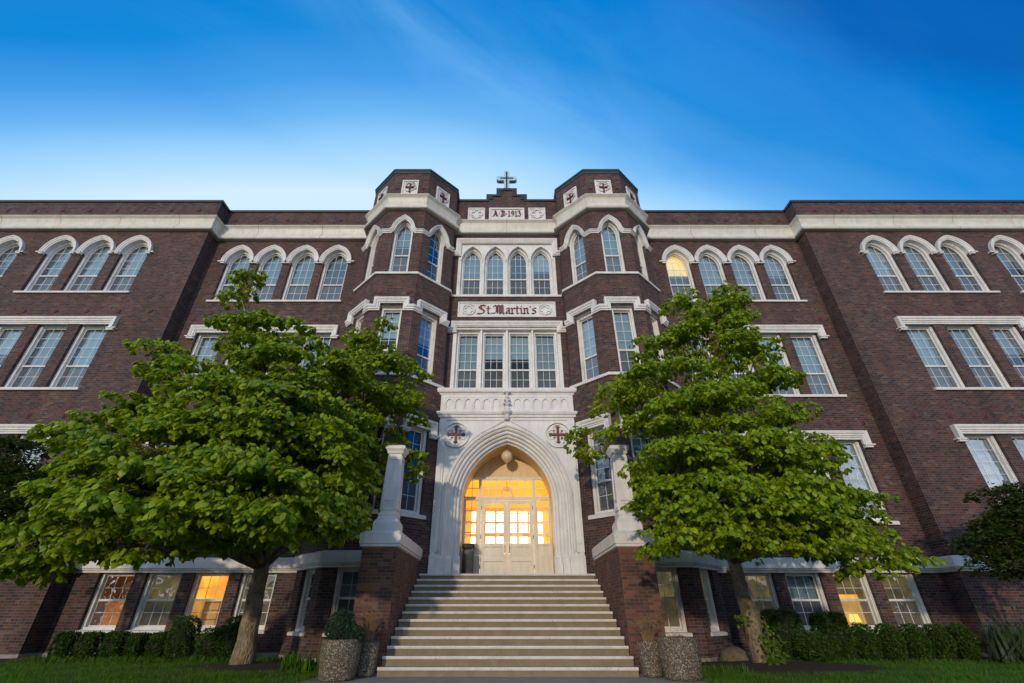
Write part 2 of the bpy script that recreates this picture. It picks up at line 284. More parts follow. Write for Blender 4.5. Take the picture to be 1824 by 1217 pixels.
# ------------------------------------------------------------------ helpers
def tag(o, label=None, cat=None, group=None, kind=None):
    if label: o['label'] = label
    if cat: o['category'] = cat
    if group: o['group'] = group
    if kind: o['kind'] = kind
    return o
def thing(name, label, cat, loc=(0, 0, 0), rz=0, group=None):
    o = bpy.data.objects.new(name, None); C.objects.link(o); o.location = loc; o.rotation_euler = (0, 0, rz)
    o.empty_display_size = 0.2
    return tag(o, label, cat, group)
class MB:
    def __init__(s): s.v = []; s.f = []; s.uv = []; s.mi = []
    def face(s, pts, uvs=None, mi=0):
        i = len(s.v); s.v += [tuple(p) for p in pts]; s.f.append(tuple(range(i, i + len(pts)))); s.uv.append(uvs or [(0, 0)] * len(pts)); s.mi.append(mi)
    def grid(s, rows, closed=False, caps=False, mi=0, uv=None):
        """bridge consecutive rings of equal length"""
        i0 = len(s.v); n = len(rows[0])
        for r in rows: s.v += [tuple(p) for p in r]
        for a in range(len(rows) - 1):
            for b in range(n if closed else n - 1):
                c = (b + 1) % n
                q = (i0 + a * n + b, i0 + a * n + c, i0 + (a + 1) * n + c, i0 + (a + 1) * n + b)
                s.f.append(q); s.mi.append(mi); s.uv.append([(s.v[k][0], s.v[k][2]) for k in q])
        if caps:
            for a in (0, len(rows) - 1):
                q = tuple(i0 + a * n + k for k in range(n)); s.f.append(q if a else q[::-1]); s.mi.append(mi); s.uv.append([(0, 0)] * n)
    def box(s, x0, x1, y0, y1, z0, z1, mi=0, bev=0):
        P = [(x0, y0, z0), (x1, y0, z0), (x1, y1, z0), (x0, y1, z0), (x0, y0, z1), (x1, y0, z1), (x1, y1, z1), (x0, y1, z1)]
        for q, (a, b) in (((0, 1, 5, 4), (0, 2)), ((1, 2, 6, 5), (1, 2)), ((2, 3, 7, 6), (0, 2)), ((3, 0, 4, 7), (1, 2)), ((4, 5, 6, 7), (0, 1)), ((3, 2, 1, 0), (0, 1))):
            s.face([P[k] for k in q], [(P[k][a], P[k][b]) for k in q], mi)
    def tube(s, pts, rad, n=7, caps=True, mi=0):
        rows = []; prev = None
        for i, p in enumerate(pts):
            p = Vector(p); t = (Vector(pts[min(i + 1, len(pts) - 1)]) - Vector(pts[max(i - 1, 0)]))
            if t.length < 1e-9: t = Vector((0, 0, 1))
            t.normalize()
            if prev is None: a = t.orthogonal().normalized()
            else: a = (prev - t * prev.dot(t)).normalized()
            prev = a; bb = t.cross(a); r = rad[i] if isinstance(rad, (list, tuple)) else rad
            rows.append([p + (a * math.cos(2 * math.pi * k / n) + bb * math.sin(2 * math.pi * k / n)) * r for k in range(n)])
        s.grid(rows, closed=True, caps=caps, mi=mi)
    def lathe(s, prof, c=(0, 0, 0), n=24, caps=True, mi=0):
        rows = [[(c[0] + r * math.cos(2 * math.pi * k / n), c[1] + r * math.sin(2 * math.pi * k / n), c[2] + z) for k in range(n)] for r, z in prof]
        s.grid(rows, closed=True, caps=caps, mi=mi)
    def build(s, name, mats, parent=None, loc=(0, 0, 0), rot=0, smooth=False, sharp=22, fix=True):
        me = bpy.data.meshes.new(name); me.from_pydata(s.v, [], s.f)
        if not isinstance(mats, (list, tuple)): mats = [mats]
        for m in mats: me.materials.append(m)
        me.polygons.foreach_set('material_index', s.mi)
        ul = me.uv_layers.new(name='UVMap'); flat = [c for u in s.uv for p in u for c in p]; ul.data.foreach_set('uv', flat)
        if fix:
            bm = bmesh.new(); bm.from_mesh(me); bmesh.ops.remove_doubles(bm, verts=bm.verts, dist=1e-5); bmesh.ops.recalc_face_normals(bm, faces=bm.faces); bm.to_mesh(me); bm.free()
        if smooth:
            me.polygons.foreach_set('use_smooth', [True] * len(me.polygons))
            if smooth != 'all': me.set_sharp_from_angle(angle=R(sharp))
        me.update()
        return link(name, me, parent, loc, rot)
def link(name, me, parent=None, loc=(0, 0, 0), rot=0):
    o = bpy.data.objects.new(name, me); C.objects.link(o); o.parent = parent; o.location = loc; o.rotation_euler = (0, 0, rot); return o
def wbuild(mb, name, mats, parent, **k):                # mesh in world coordinates below a parent that stands at its own base
    return mb.build(name, mats, parent, loc=tuple(-c for c in parent.location), **k)

def arch_pts(hw, z0, spring, apex, d=0.0, n=9, square=False):
    """outline of a (pointed) opening, inset by d, counter-clockwise from bottom left"""
    if square: return [(-hw + d, z0 + d), (hw - d, z0 + d), (hw - d, apex - d), (-hw + d, apex - d)]
    h = apex - spring; Rr = (hw * hw + h * h) / (2 * hw); cx = hw - Rr; r = Rr - d
    amax = math.acos(max(-1, min(1, -cx / r)))
    right = [(cx + r * math.cos(amax * k / n), spring + r * math.sin(amax * k / n)) for k in range(n + 1)]
    left = [(-x, z) for x, z in right[:-1]][::-1]
    return [(-hw + d, z0 + d), (hw - d, z0 + d)] + right + left
def arch_top(x, hw, spring, apex, d=0.0):
    h = apex - spring; Rr = (hw * hw + h * h) / (2 * hw); cx = hw - Rr; r = Rr - d
    return spring + math.sqrt(max(0, r * r - (abs(x) - cx) ** 2))
def arch_half(z, hw, spring, apex, d=0.0):
    if z <= spring: return hw - d
    h = apex - spring; Rr = (hw * hw + h * h) / (2 * hw); cx = hw - Rr; r = Rr - d
    return max(0, cx + math.sqrt(max(0, r * r - (z - spring) ** 2)))

class Frame:        # a vertical wall plane: u runs along the wall to the right seen from outside, o is outward
    def __init__(s, x, y, ang=0): s.x, s.y, s.a = x, y, ang; s.u = (math.cos(ang), math.sin(ang)); s.n = (math.sin(ang), -math.cos(ang))
    def p(s, u, z, o=0): return (s.x + s.u[0] * u + s.n[0] * o, s.y + s.u[1] * u + s.n[1] * o, z)
def facade(mb, fr, u0, u1, z0, z1, cols, uo=0.0, reveal=0.16, rmi=0, o=0.0, head=False):
    """solid wall with columns of openings cut in it. cols: (uc, hw, [(z0, spring|None, z1)])"""
    def q(a, b, c, d, mi=0): mb.face([fr.p(*a, o), fr.p(*b, o), fr.p(*c, o), fr.p(*d, o)], [(k[0] + uo, k[1]) for k in (a, b, c, d)], mi)
    u = u0
    for uc, hw, ops in sorted(cols):
        if uc - hw > u + 1e-6: q((u, z0), (uc - hw, z0), (uc - hw, z1), (u, z1))
        z = z0
        for (a, sp, b) in sorted(ops):
            if a > z + 1e-6: q((uc - hw, z), (uc + hw, z), (uc + hw, a), (uc - hw, a))
            if sp is None:
                z = b; out = arch_pts(hw, a, b, b, square=True)
            else:
                out = arch_pts(hw, a, sp, b); top = out[2:] + [(-hw, sp)] if out[-1] != (-hw, sp) else out[2:]
                zt = b + 0.02
                for k in range(len(top) - 1):
                    (xa, za), (xb, zb) = top[k], top[k + 1]
                    q((uc + xb, zb), (uc + xa, za), (uc + xa, zt), (uc + xb, zt))
                z = zt
            n = len(out)
            for k in range(n):
                (xa, za), (xb, zb) = out[k], out[(k + 1) % n]
                mb.face([fr.p(uc + xa, za, o), fr.p(uc + xb, zb, o), fr.p(uc + xb, zb, o - reveal), fr.p(uc + xa, za, o - reveal)],
                        [(uo + uc + xa, za), (uo + uc + xb, zb), (uo + uc + xb + (reveal if abs(xa - xb) < 1e-4 else 0), zb), (uo + uc + xa + (reveal if abs(xa - xb) < 1e-4 else 0), za)], rmi if not head or (za + zb) / 2 < (sp or b) - 1e-3 or (abs(xa - xb) < 1e-4 and sp is None) else 1)
        if z < z1 - 1e-6: q((uc - hw, z), (uc + hw, z), (uc + hw, z1), (uc - hw, z1))
        u = uc + hw
    if u < u1 - 1e-6: q((u, z0), (u1, z0), (u1, z1), (u, z1))

def plan_sweep(mb, path, prof, mi=0, closed_prof=False, caps=True):
    """sweep a profile [(outward, z)] along a plan path (outward = to the right of travel direction, i.e. towards -y when going +x)"""
    n = len(path); rows = []
    for i in range(n):
        def nrm(a, b): d = Vector((b[0] - a[0], b[1] - a[1])).normalized(); return Vector((d.y, -d.x))
        n1 = nrm(path[i - 1], path[i]) if i else None; n2 = nrm(path[i], path[i + 1]) if i < n - 1 else None
        if n1 is None: m = n2
        elif n2 is None: m = n1
        else: m = (n1 + n2); m = m / max(0.2, m.dot(n1))
        rows.append([(path[i][0] + m.x * o, path[i][1] + m.y * o, z) for o, z in prof])
    mb.grid(rows, closed=closed_prof, caps=caps and closed_prof, mi=mi)

def wall_sweep(mb, nodes, prof, mi=0, caps=True):
    """nodes: (u, z, frame[, frame2]) polyline on wall planes. prof: closed [(n, o)], n to the left of travel in the wall plane"""
    rows = []; m = len(nodes)
    for i, nd in enumerate(nodes):
        u, z, fr = nd[:3]
        P = Vector(fr.p(u, z))
        def dirn(a, b): d = Vector((b[0] - a[0], b[1] - a[1])); return d.normalized()
        if len(nd) == 4:                                   # passes round a vertical edge between two frames (horizontal run)
            f2 = nd[3]; na, nb = Vector((*fr.n, 0)), Vector((*f2.n, 0)); O = (na + nb); O = O / O.dot(na); Nn = Vector((0, 0, 1))
            rows.append([P + Nn * a + O * b for a, b in prof]); continue
        ds = []
        if i > 0:
            if nodes[i - 1][-1] is fr: a = nodes[i - 1]; ds.append(dirn((a[4] if len(a) == 5 else a[0], a[1]), (u, z)) if len(a) == 3 else Vector((1, 0)))
        if i < m - 1:
            b = nodes[i + 1]
            if b[2] is fr: ds.append(dirn((u, z), (b[0], b[1])))
        nn = [Vector((-d.y, d.x)) for d in ds]
        if len(nn) == 2: q = nn[0] + nn[1]; q = q / max(0.35, q.dot(nn[0]))
        else: q = nn[0]
        rows.append([Vector(fr.p(u + q.x * a, z + q.y * a, b)) for a, b in prof])
    mb.grid(rows, closed=True, caps=caps, mi=mi)

# ------------------------------------------------------------------ the plan of the building
YW, YR, YC, YT, YD = 15.23, 15.86, 15.5, 14.0, 15.13
XW, XO, XF0, XF1, XI = 13.42, 6.21, 5.08, 3.48, 2.35
END = 27.0
half = [(XI, YC), (XI, YD), (XF1, YT), (XF0, YT), (XO, YD), (XO, YR), (XW, YR), (XW, YW), (END, YW)]
PLAN = [(-x, y) for x, y in reversed(half)] + half
bld = thing('school_building', 'long dark brick school building with white Gothic windows, two octagonal towers and arched entrance', 'building', (0, YC, 0))
S2 = math.sqrt(2)
FL = Frame(0, YW), Frame(0, YR), Frame(0, YC)
frW, frR, frC = FL
DL = math.hypot(XF1 - XI, YD - YT)                            # length of a diagonal facet
TOW = {}
for s in (-1, 1):
    cx = s * (XF0 + XF1) / 2
    front = Frame(cx, YT)
    # diagonal facets: left one (seen from outside) and right one
    lc = ((cx - 0.8 + (cx - 0.8 - 1.13)) / 2, (YT + YD) / 2); rc = ((cx + 0.8 + cx + 0.8 + 1.13) / 2, (YT + YD) / 2)
    TOW[s] = (Frame(*lc, -R(45)), front, Frame(*rc, R(45)), cx)

# floors: (opening z0, spring, z1)
F0 = (0.66, None, 2.22); F1 = (3.69, None, 6.46); F2 = (8.17, None, 10.95); F3 = (12.53, 14.62, 15.38)
TOP = 17.75
RC = [7.66, 9.12, 10.58, 12.04]; WC = [16.25, 17.9, 19.55, 21.9, 23.55, 25.2]
HR, HWn, HT = 0.55, 0.60, 0.40
w = MB()
facade(w, frR, -XW, -XO, 0, TOP, [(-x, HR, [F0, F1, F2, F3]) for x in RC], head=True)
wbuild(w, 'wall', [M['brick'], M['stone']], bld); w = MB()
facade(w, frR, XO, XW, 0, TOP, [(x, HR, [F0, F1, F2, F3]) for x in RC], head=True)
wbuild(w, 'wall', [M['brick'], M['stone']], bld)
for s in (-1, 1):
    w = MB(); a, b = sorted((s * XW, s * END))
    facade(w, frW, a, b, 0, TOP, [(s * x, HWn, [F1, F2, F3]) for x in WC], head=True)
    for X in (XW, END):                                      # return walls
        y1 = YR if X == XW else YR + 14
        w.face([(s * X, YW, 0), (s * X, y1, 0), (s * X, y1, TOP), (s * X, YW, TOP)], [(YW + .05, 0), (y1 + .05, 0), (y1 + .05, TOP), (YW + .05, TOP)])
    wbuild(w, 'wing_wall', [M['brick'], M['stone']], bld)
T1 = (3.69, None, 6.40); T2 = (8.17, None, 10.93); T3 = (12.53, 14.70, 15.42); T0 = (0.66, None, 2.2)
for s in (-1, 1):
    w = MB(); fl, ff, fr_, cx = TOW[s]
    ops = [T0, T1, T2, T3]
    facade(w, fl, -DL / 2, DL / 2, 0, 18.4, [(0, HT, ops)], head=True, uo=3.1)
    facade(w, ff, -.8, .8, 0, 18.4, [(0, HT, ops)], head=True, uo=4.7)
    facade(w, fr_, -DL / 2, DL / 2, 0, 18.4, [(0, HT, ops)], head=True, uo=6.3)
    for X, y1 in ((s * XO, YR + .3), (s * XI, YC + .3)):
        w.face([(X, YD, 0), (X, y1 + 1.6, 0), (X, y1 + 1.6, 18.4), (X, YD, 18.4)], [(YD, 0), (y1 + 1.6, 0), (y1 + 1.6, 18.4), (YD, 18.4)])
    w.face([(cx - 1.93, YD, 18.4), (cx - .8, YT, 18.4), (cx + .8, YT, 18.4), (cx + 1.93, YD, 18.4), (cx + 1.93, YR + 1.9, 18.4), (cx - 1.93, YR + 1.9, 18.4)])
    w.face([(cx - 1.93, YR + 1.9, 15), (cx + 1.93, YR + 1.9, 15), (cx + 1.93, YR + 1.9, 18.4), (cx - 1.93, YR + 1.9, 18.4)])
    wbuild(w, 'tower_wall', [M['brick'], M['stone']], bld)
w = MB()
facade(w, frC, -XI, XI, 8.0, 18.1, [(0, 2.13, [F2, (12.53, None, 15.42)])], head=True)
# stepped parapet
for a, b, z0, z1 in ((-.83, .83, 18.1, 18.47), (-.42, .42, 18.47, 18.92)):
    facade(w, frC, a, b, z0, z1, [])
    w.box(a, b, YC + .001, YC + .4, z0, z1 - .002)
w.face([(-XI, YC + .4, 15), (XI, YC + .4, 15), (XI, YC + .4, 18.1), (-XI, YC + .4, 18.1)])
wbuild(w, 'center_wall', [M['brick'], M['stone']], bld)
# roof deck and rear so nothing is open from the side
r = MB(); r.box(-END + .02, END - .02, YR + .35, YR + 13.9, 16.9, 17.2); r.box(-END + .02, END - .02, YR + 13.9, YR + 14.2, 0, 17.7); r.box(-END, -XO, YR + .3, YR + .34, 16.9, TOP - .01); r.box(XO, END, YR + .3, YR + .34, 16.9, TOP - .01)
wbuild(r, 'roof', M['cap'], bld)
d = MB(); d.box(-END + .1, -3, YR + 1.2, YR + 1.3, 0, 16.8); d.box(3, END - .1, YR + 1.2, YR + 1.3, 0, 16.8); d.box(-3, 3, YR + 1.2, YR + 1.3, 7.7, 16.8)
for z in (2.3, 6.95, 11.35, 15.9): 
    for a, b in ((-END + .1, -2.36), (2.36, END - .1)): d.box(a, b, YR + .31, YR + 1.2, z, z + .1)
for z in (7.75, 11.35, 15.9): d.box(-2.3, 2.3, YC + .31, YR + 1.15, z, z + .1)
wbuild(d, 'dark_backing', M['dark_room'], bld)  # dark backing: dimness of the unlit rooms is put into its colour

# parapet copings
cp = [(-.30, 0), (.055, 0), (.065, .11), (-.30, .13)]
def coping(path, z, mat_='cap', prof=cp, name='coping'):
    m = MB(); plan_sweep(m, path, [(o, z + h) for o, h in prof], closed_prof=True); wbuild(m, name, M[mat_], bld)
for s in (-1, 1):
    P = [(s * XO, YR + .2), (s * XO, YR), (s * XW, YR), (s * XW, YW), (s * END, YW)] if s > 0 else [(-END, YW), (-XW, YW), (-XW, YR), (-XO, YR)]
    coping(P[1:] if s > 0 else P, TOP)
    cx = s * 4.28; tp = [(cx - 1.93, YR + 1.5), (cx - 1.93, YD), (cx - .8, YT), (cx + .8, YT), (cx + 1.93, YD), (cx + 1.93, YR + 1.5)]
    coping(tp, 18.4)
    coping(tp, 18.27, 'copper', [(.002, 0), (.03, 0), (.03, .125), (.002, .125)], 'coping')
m = MB()
for a, b, z in ((-XI, -.83, 18.1), (.83, XI, 18.1)): m.box(a, b, YC - .05, YC + .42, z + .002, z + .13)
for sx in (-1, 1):
    x0, x1 = sorted((sx * .68, sx * .98)); m.box(x0, x1, YC - .052, YC + .422, 18.232, 18.58)
    x0, x1 = sorted((sx * .5, sx * .679)); m.box(x0, x1, YC - .05, YC + .42, 18.45, 18.578)
    x0, x1 = sorted((sx * .28, sx * .499)); m.box(x0, x1, YC - .053, YC + .423, 18.455, 19.0)
m.box(-.279, .279, YC - .05, YC + .42, 18.86, 19.0); m.box(-.2, .2, YC + .0, YC + .36, 19.001, 19.07)
wbuild(m, 'coping', M['cap'], bld)

# cornice: concave gutter-shaped moulding running round the whole front
cor = [(.0, 15.90), (.17, 15.90), (.21, 15.93), (.225, 15.99), (.11, 16.16), (.06, 16.30), (.07, 16.42), (.14, 16.57), (.245, 16.66), (.245, 16.69), (.0, 16.71)]
m = MB(); plan_sweep(m, PLAN, cor); wbuild(m, 'cornice', M['cornice'], bld, smooth=True)
jm = MB()                                                   # joint lines of the cornice sheets
for X in [x * s for s in (-1, 1) for x in (14.9, 17.6, 20.3, 23.0)] + [0] + [x * s for s in (-1, 1) for x in (8.6, 11.6)]:
    Y = YW if abs(X) > XW else (YR if abs(X) > XO else YC)
    plan_sweep(jm, [(X - .006, Y), (X + .006, Y)], [(o + .004, z) for o, z in cor[1:-1]])
wbuild(jm, 'cornice_joint', M['disc'], bld)
# water table
m = MB(); wt = [(.0, 2.17), (.05, 2.17), (.06, 2.23), (.10, 2.24), (.11, 2.27), (.13, 2.29), (.13, 2.55), (.0, 2.60)]
for s in (-1, 1):
    P = [(XI, YD + .3), (XI, YD), (XF1, YT), (XF0, YT), (XO, YD), (XO, YR), (XW, YR), (XW, YW), (END, YW)][2:]
    P = [(2.95, YT + .53)] + P
    if s < 0: P = [(-x, y) for x, y in reversed(P)]
    plan_sweep(m, P, wt)
wbuild(m, 'water_table', M['white'], bld)
# foundation step
m = MB()
for s in (-1, 1):
    P = [(XF1 - .2, YT), (XF0, YT), (XO, YD), (XO, YR), (XW, YR), (XW, YW), (END, YW)]
    if s < 0: P = [(-x, y) for x, y in reversed(P)]
    plan_sweep(m, P, [(.03, 0), (.03, .10), (0, .12)])
wbuild(m, 'foundation', M['paving'], bld)

# sills and belts
sp = lambda z0, z1, o: [(-.14, z0), (o, z0), (o, z0 + (z1 - z0) * .75), (-.02, z1), (-.14, z1)]
def sill(fr, u0, u1, z0, z1, o=.09):
    m = MB(); rows = []
    m.grid([[fr.p(u, z, oo) for oo, z in sp(z0, z1, o)] for u in (u0, u1)], closed=True, caps=True)
    wbuild(m, 'sill', M['stone'], bld)
for s in (-1, 1):
    for z0, z1, e in ((12.42, 12.535, .22), (8.05, 8.175, .22), (3.56, 3.70, .2)):
        a, b = sorted((s * (RC[0] - HR - .1), s * (RC[-1] + HR + .12))); sill(frR, a, b, z0, z1)
        for k in (0, 3):
            a, b = sorted((s * (WC[k] - HWn - .12), s * (WC[k + 2] + HWn + .12))); sill(frW, a, b, z0, z1)
    a, b = sorted((s * (RC[0] - HR), s * (RC[-1] + HR)))
    for x in RC: sill(frR, s * x - HR - .03, s * x + HR + .03, .58, .67, .05)
    for f in TOW[s][:3]: sill(f, -HT - .13, HT + .13, 3.56, 3.70, .07); sill(f, -HT - .06, HT + .06, .57, .665, .06)
for z0, z1 in ((12.42, 12.535), (8.05, 8.175)):
    m = MB(); P = [(-XO, YR - .1), (-XO, YD), (-XF0, YT), (-XF1, YT), (-XI, YD), (-XI, YC), (XI, YC), (XI, YD), (XF1, YT), (XF0, YT), (XO, YD), (XO, YR - .1)]
    plan_sweep(m, P, [(0, z0), (.075, z0), (.08, z0 + (z1 - z0) * .8), (0, z1)])
    wbuild(m, 'belt_course', M['stone'], bld)
    m = MB(); m.box(-2.13, 2.13, YC, YC + .16, z0 + .03, z1 - .001); wbuild(m, 'sill', M['stone'], bld)

# hood moulds
hoodp = [(-.012, -.15), (-.012, .06), (.03, .075), (.04, .10), (.105, .12), (.12, .145), (.165, .15), (.17, .0), (.17, -.002), (.02, -.15)]
def arcpath(uc, hw, spring, apex, n=9):
    """left springing -> apex -> right springing; outside of the arch lies to the left of travel"""
    pts = arch_pts(hw, 0, spring, apex, n=n)[2:]           # right spring .. apex .. left
    pts = pts + [(-hw, spring)] if abs(pts[-1][0] + hw) > 1e-6 else pts
    out = []
    for p in pts[::-1]:
        if not out or math.hypot(out[-1][0] - p[0] - uc, out[-1][1] - p[1]) > 1e-4: out.append((uc + p[0], p[1]))
    return out
def hood_row(fr, cs, hw, spring, apex):
    m = MB()
    for uc in cs:
        A = arcpath(uc, hw, spring, apex)
        wall_sweep(m, [(u, z, fr) for u, z in A], hoodp)
        for sx in (-1, 1):                                  # stops
            x = uc + sx * hw
            for z0, z1, e, o in ((spring - .05, spring - .001, .20, .15), (spring - .11, spring - .05, .15, .12)):
                xa, xb = sorted((x + sx * .0, x + sx * (e + .02)))
                q = [fr.p(a, z, b) for a, b, z in ((xa, 0, z0), (xb, 0, z0), (xb, o, z0), (xa, o, z0))]; q2 = [(p[0], p[1], z1) for p in q]
                m.grid([q, q2], closed=True, caps=True)
        # white reveal of the arch head above springing
    for e, sx in ((min(cs), -1), (max(cs), 1)):
        x = e + sx * (hw + .2); xa, xb = sorted((x, x + sx * .1))
        q = [fr.p(a, spring - .04, b) for a, b in ((xa, 0), (xb, 0), (xb, .13), (xa, .13))]; m.grid([q, [(p[0], p[1], spring + .02) for p in q]], closed=True, caps=True)
    wbuild(m, 'hood_mould', M['stone'], bld, smooth=True, sharp=12)
for s in (-1, 1):
    hood_row(frR, [s * x for x in RC], HR, F3[1], F3[2])
    for k in (0, 3): hood_row(frW, [s * x for x in WC[k:k + 3]], HWn, F3[1], F3[2])
labp = [(-.10, -.02), (-.10, .085), (-.06, .085), (-.045, .12), (.02, .13), (.04, .16), (.10, .175), (.125, .17), (.13, -.02)]
def label_row(fr, u0, u1, top, bot):
    m = MB(); zt = top - .13; zb = bot + .02
    wall_sweep(m, [(u0, zb, fr), (u0, zt, fr), (u1, zt, fr), (u1, zb, fr)], labp)
    for x, sx in ((u0, -1), (u1, 1)):
        for z0, z1, e, o in ((zb - .02, zb + .03, .24, .16), (zb - .09, zb - .021, .17, .13)):
            xa, xb = sorted((x - sx * .1, x + sx * e)); q = [fr.p(a, z0, b) for a, b in ((xa, 0), (xb, 0), (xb, o), (xa, o))]; m.grid([q, [(p[0], p[1], z1) for p in q]], closed=True, caps=True)
    # plain white lintel bed below
    a, b = u0 + .10, u1 - .10
    q = [fr.p(x, top - .235, o) for x, o in ((a, .0), (b, .0), (b, .06), (a, .06))]; m.grid([q, [(p[0], p[1], top - .30) for p in q]], closed=True, caps=True)
    wbuild(m, 'label_mould', M['stone'], bld)
for s in (-1, 1):
    for top, bot in ((11.2, 10.66), (6.71, 6.18)):
        a, b = sorted((s * (RC[0] - HR - .12), s * (RC[-1] + HR + .12))); label_row(frR, a, b, top, bot)
        for k in (0, 3): a, b = sorted((s * (WC[k] - HWn - .12), s * (WC[k + 2] + HWn + .12))); label_row(frW, a, b, top, bot)
    for f in TOW[s][:3]: label_row(f, -HT - .12, HT + .12, 6.70, 6.2)
# tower strings: continuous round the three facets, rising over each window
for s in (-1, 1):
    fl, ff, fr_, cx = TOW[s]; h2 = DL / 2
    for kind in ('arch', 'square'):
        nodes = []
        for i, (f, e) in enumerate(((fl, h2), (ff, .8), (fr_, h2))):
            first = (-e, 14.62 if kind == 'arch' else 10.79)
            if i == 0: nodes.append((*first, f))
            else:
                pass
            if kind == 'arch':
                A = arcpath(0, HT, T3[1], T3[2]); zb = 14.62
                A = [(A[0][0] - .12, zb)] + [(A[0][0] - .03, zb + .0)] + A[1:-1] + [(A[-1][0] + .03, zb), (A[-1][0] + .12, zb)]
                A = [A[0]] + A[2:-2] + [A[-1]]
                nodes += [(u, z, f) for u, z in A]
            else:
                nodes += [(u, z, f) for u, z in ((-.53, 10.79), (-.53, 11.12), (.53, 11.12), (.53, 10.79))]
            if i < 2:
                nf = (ff, fr_)[i]; nodes.append((e, 14.62 if kind == 'arch' else 10.79, f, nf))
            else: nodes.append((e, 14.62 if kind == 'arch' else 10.79, f))
        m = MB(); wall_sweep(m, nodes, [(-.05, -.01), (-.05, .05), (-.005, .065), (.005, .095), (.055, .11), (.065, .14), (.10, .145), (.105, -.01)] if kind == 'arch' else labp)
        wbuild(m, 'string_course', M['stone'], bld, smooth=(kind == 'arch'), sharp=12)
    # white arch-head lining behind the string (between string and window frame)
    m = MB()
    for f in (fl, ff, fr_):
        wall_sweep(m, [(u, z, f) for u, z in arcpath(0, HT, T3[1], T3[2])], [(-.01, -.15), (-.01, .05), (.10, .055), (.10, -.002), (.02, -.15)])
    wbuild(m, 'hood_mould', M['stone'], bld, smooth=True)
# centre bay labels
for top, bot, hw in ((15.60, 14.62, 2.12), (11.16, 10.64, 2.10)):
    m = MB(); zt = top - .13
    wall_sweep(m, [(-XI + .002, bot + .13, frC), (-hw, bot + .13, frC), (-hw, zt, frC), (hw, zt, frC), (hw, bot + .13, frC), (XI - .002, bot + .13, frC)], labp)
    wbuild(m, 'label_mould', M['stone'], bld)

# ------------------------------------------------------------------ windows
def window_meshes(hw, H, spring, cols, rows_up, rows_lo, rail):
    """local: x along wall, y inward, z from the sill; H opening height (apex), spring or None"""
    sq = spring is None; sg = H if sq else spring
    o = lambda d: arch_pts(hw, 0, sg, H, d, square=sq)
    f = MB()
    def ring(da, ya, db, yb, mi=0):
        A, B = o(da), o(db); f.grid([[(x, ya, z) for x, z in A], [(x, yb, z) for x, z in B]], closed=True, mi=mi)
    ring(0.004, .115, .035, .115); ring(.035, .115, .04, .14); ring(.04, .14, .085, .14); ring(.085, .14, .09, .235); ring(.09, .235, .125, .235); ring(.125, .235, .125, .27)
    ring(0.004, .115, 0.004, .30)
    top = lambda x, d: (H - d) if sq else arch_top(x, hw, sg, H, d)
    hl = lambda z, d: (hw - d) if sq else arch_half(z, hw, sg, H, d)
    f.box(-hl(rail, .09), hl(rail, .09), .222, .27, rail - .03, rail + .03)
    zl, zu, d = .125, H - .125, .125
    gi = hw - d
    gm = MB()
    for i in range(1, cols):
        x = -gi + 2 * gi * i / cols; gm.box(x - .0075, x + .0075, .262, .2715, zl, rail - .03); gm.box(x - .0075, x + .0075, .262, .2715, rail + .03, top(x, d))
    for i in range(1, rows_lo):
        z = zl + (rail - zl) * i / rows_lo; gm.box(-gi, gi, .2622, .2713, z - .0075, z + .0075)
    for i in range(1, rows_up):
        z = rail + (zu - rail) * i / rows_up; q = hl(z, d) 
        if q > .05: gm.box(-q, q, .2622, .2713, z - .0075, z + .0075)
    g = MB(); pts = o(.12)
    lo = [(-gi, .12), (gi, .12), (gi, rail), (-gi, rail)]; g.face([(x, .272, z) for x, z in lo], mi=1)
    up = [(-gi, rail), (gi, rail)] + pts[2:]; g.face([(x, .272, z) for x, z in up], mi=0)
    ob = o(.06); bl = {}
    for nm, cut in (('full', .1), ('part', rail + (H - rail) * .32), ('low', rail * .55)):
        b = MB(); P = [(-hw + .06, cut), (hw - .06, cut)] + ob[2:]
        if sq: P = [(-hw + .06, cut), (hw - .06, cut), (hw - .06, H - .06), (-hw + .06, H - .06)]
        b.face([(x, .36, z) for x, z in P]); bl[nm] = b
    return f, gm, g, bl
WT = {}
def mesh_of(mb, name, mats, fix=True):
    o = mb.build(name, mats); me = o.data; bpy.data.objects.remove(o); return me
def wtype(key, *a):
    f, gm, g, bl = window_meshes(*a); WT[key] = dict(frame=mesh_of(f, 'window', M['frame']), grille=mesh_of(gm, 'muntins', M['frame']), glass=mesh_of(g, 'glass_pane', [M['glass'], M['screen']]),
        **{k: mesh_of(b, 'blind', M['blind']) for k, b in bl.items()}, **{k + '2': mesh_of(b, 'blind', M['blind2']) for k, b in bl.items()}, lit=mesh_of(bl['part'], 'blind', M['blind_lit']), args=a)
wtype('R3', HR, F3[2] - F3[0], F3[1] - F3[0], 3, 4, 2, 1.0); wtype('W3', HWn, F3[2] - F3[0], F3[1] - F3[0], 3, 4, 2, 1.0)
wtype('R2', HR, F2[2] - F2[0], None, 3, 4, 2, 1.0); wtype('W2', HWn, F2[2] - F2[0], None, 3, 4, 2, 1.0)
wtype('R0', HR, F0[2] - F0[0], None, 3, 2, 2, .78)
wtype('T3', HT, T3[2] - T3[0], T3[1] - T3[0], 2, 4, 2, 1.05); wtype('T2', HT, T2[2] - T2[0], None, 2, 4, 2, 1.0); wtype('T0', HT, T0[2] - T0[0], None, 2, 2, 2, .78)
wr = random.Random(3)
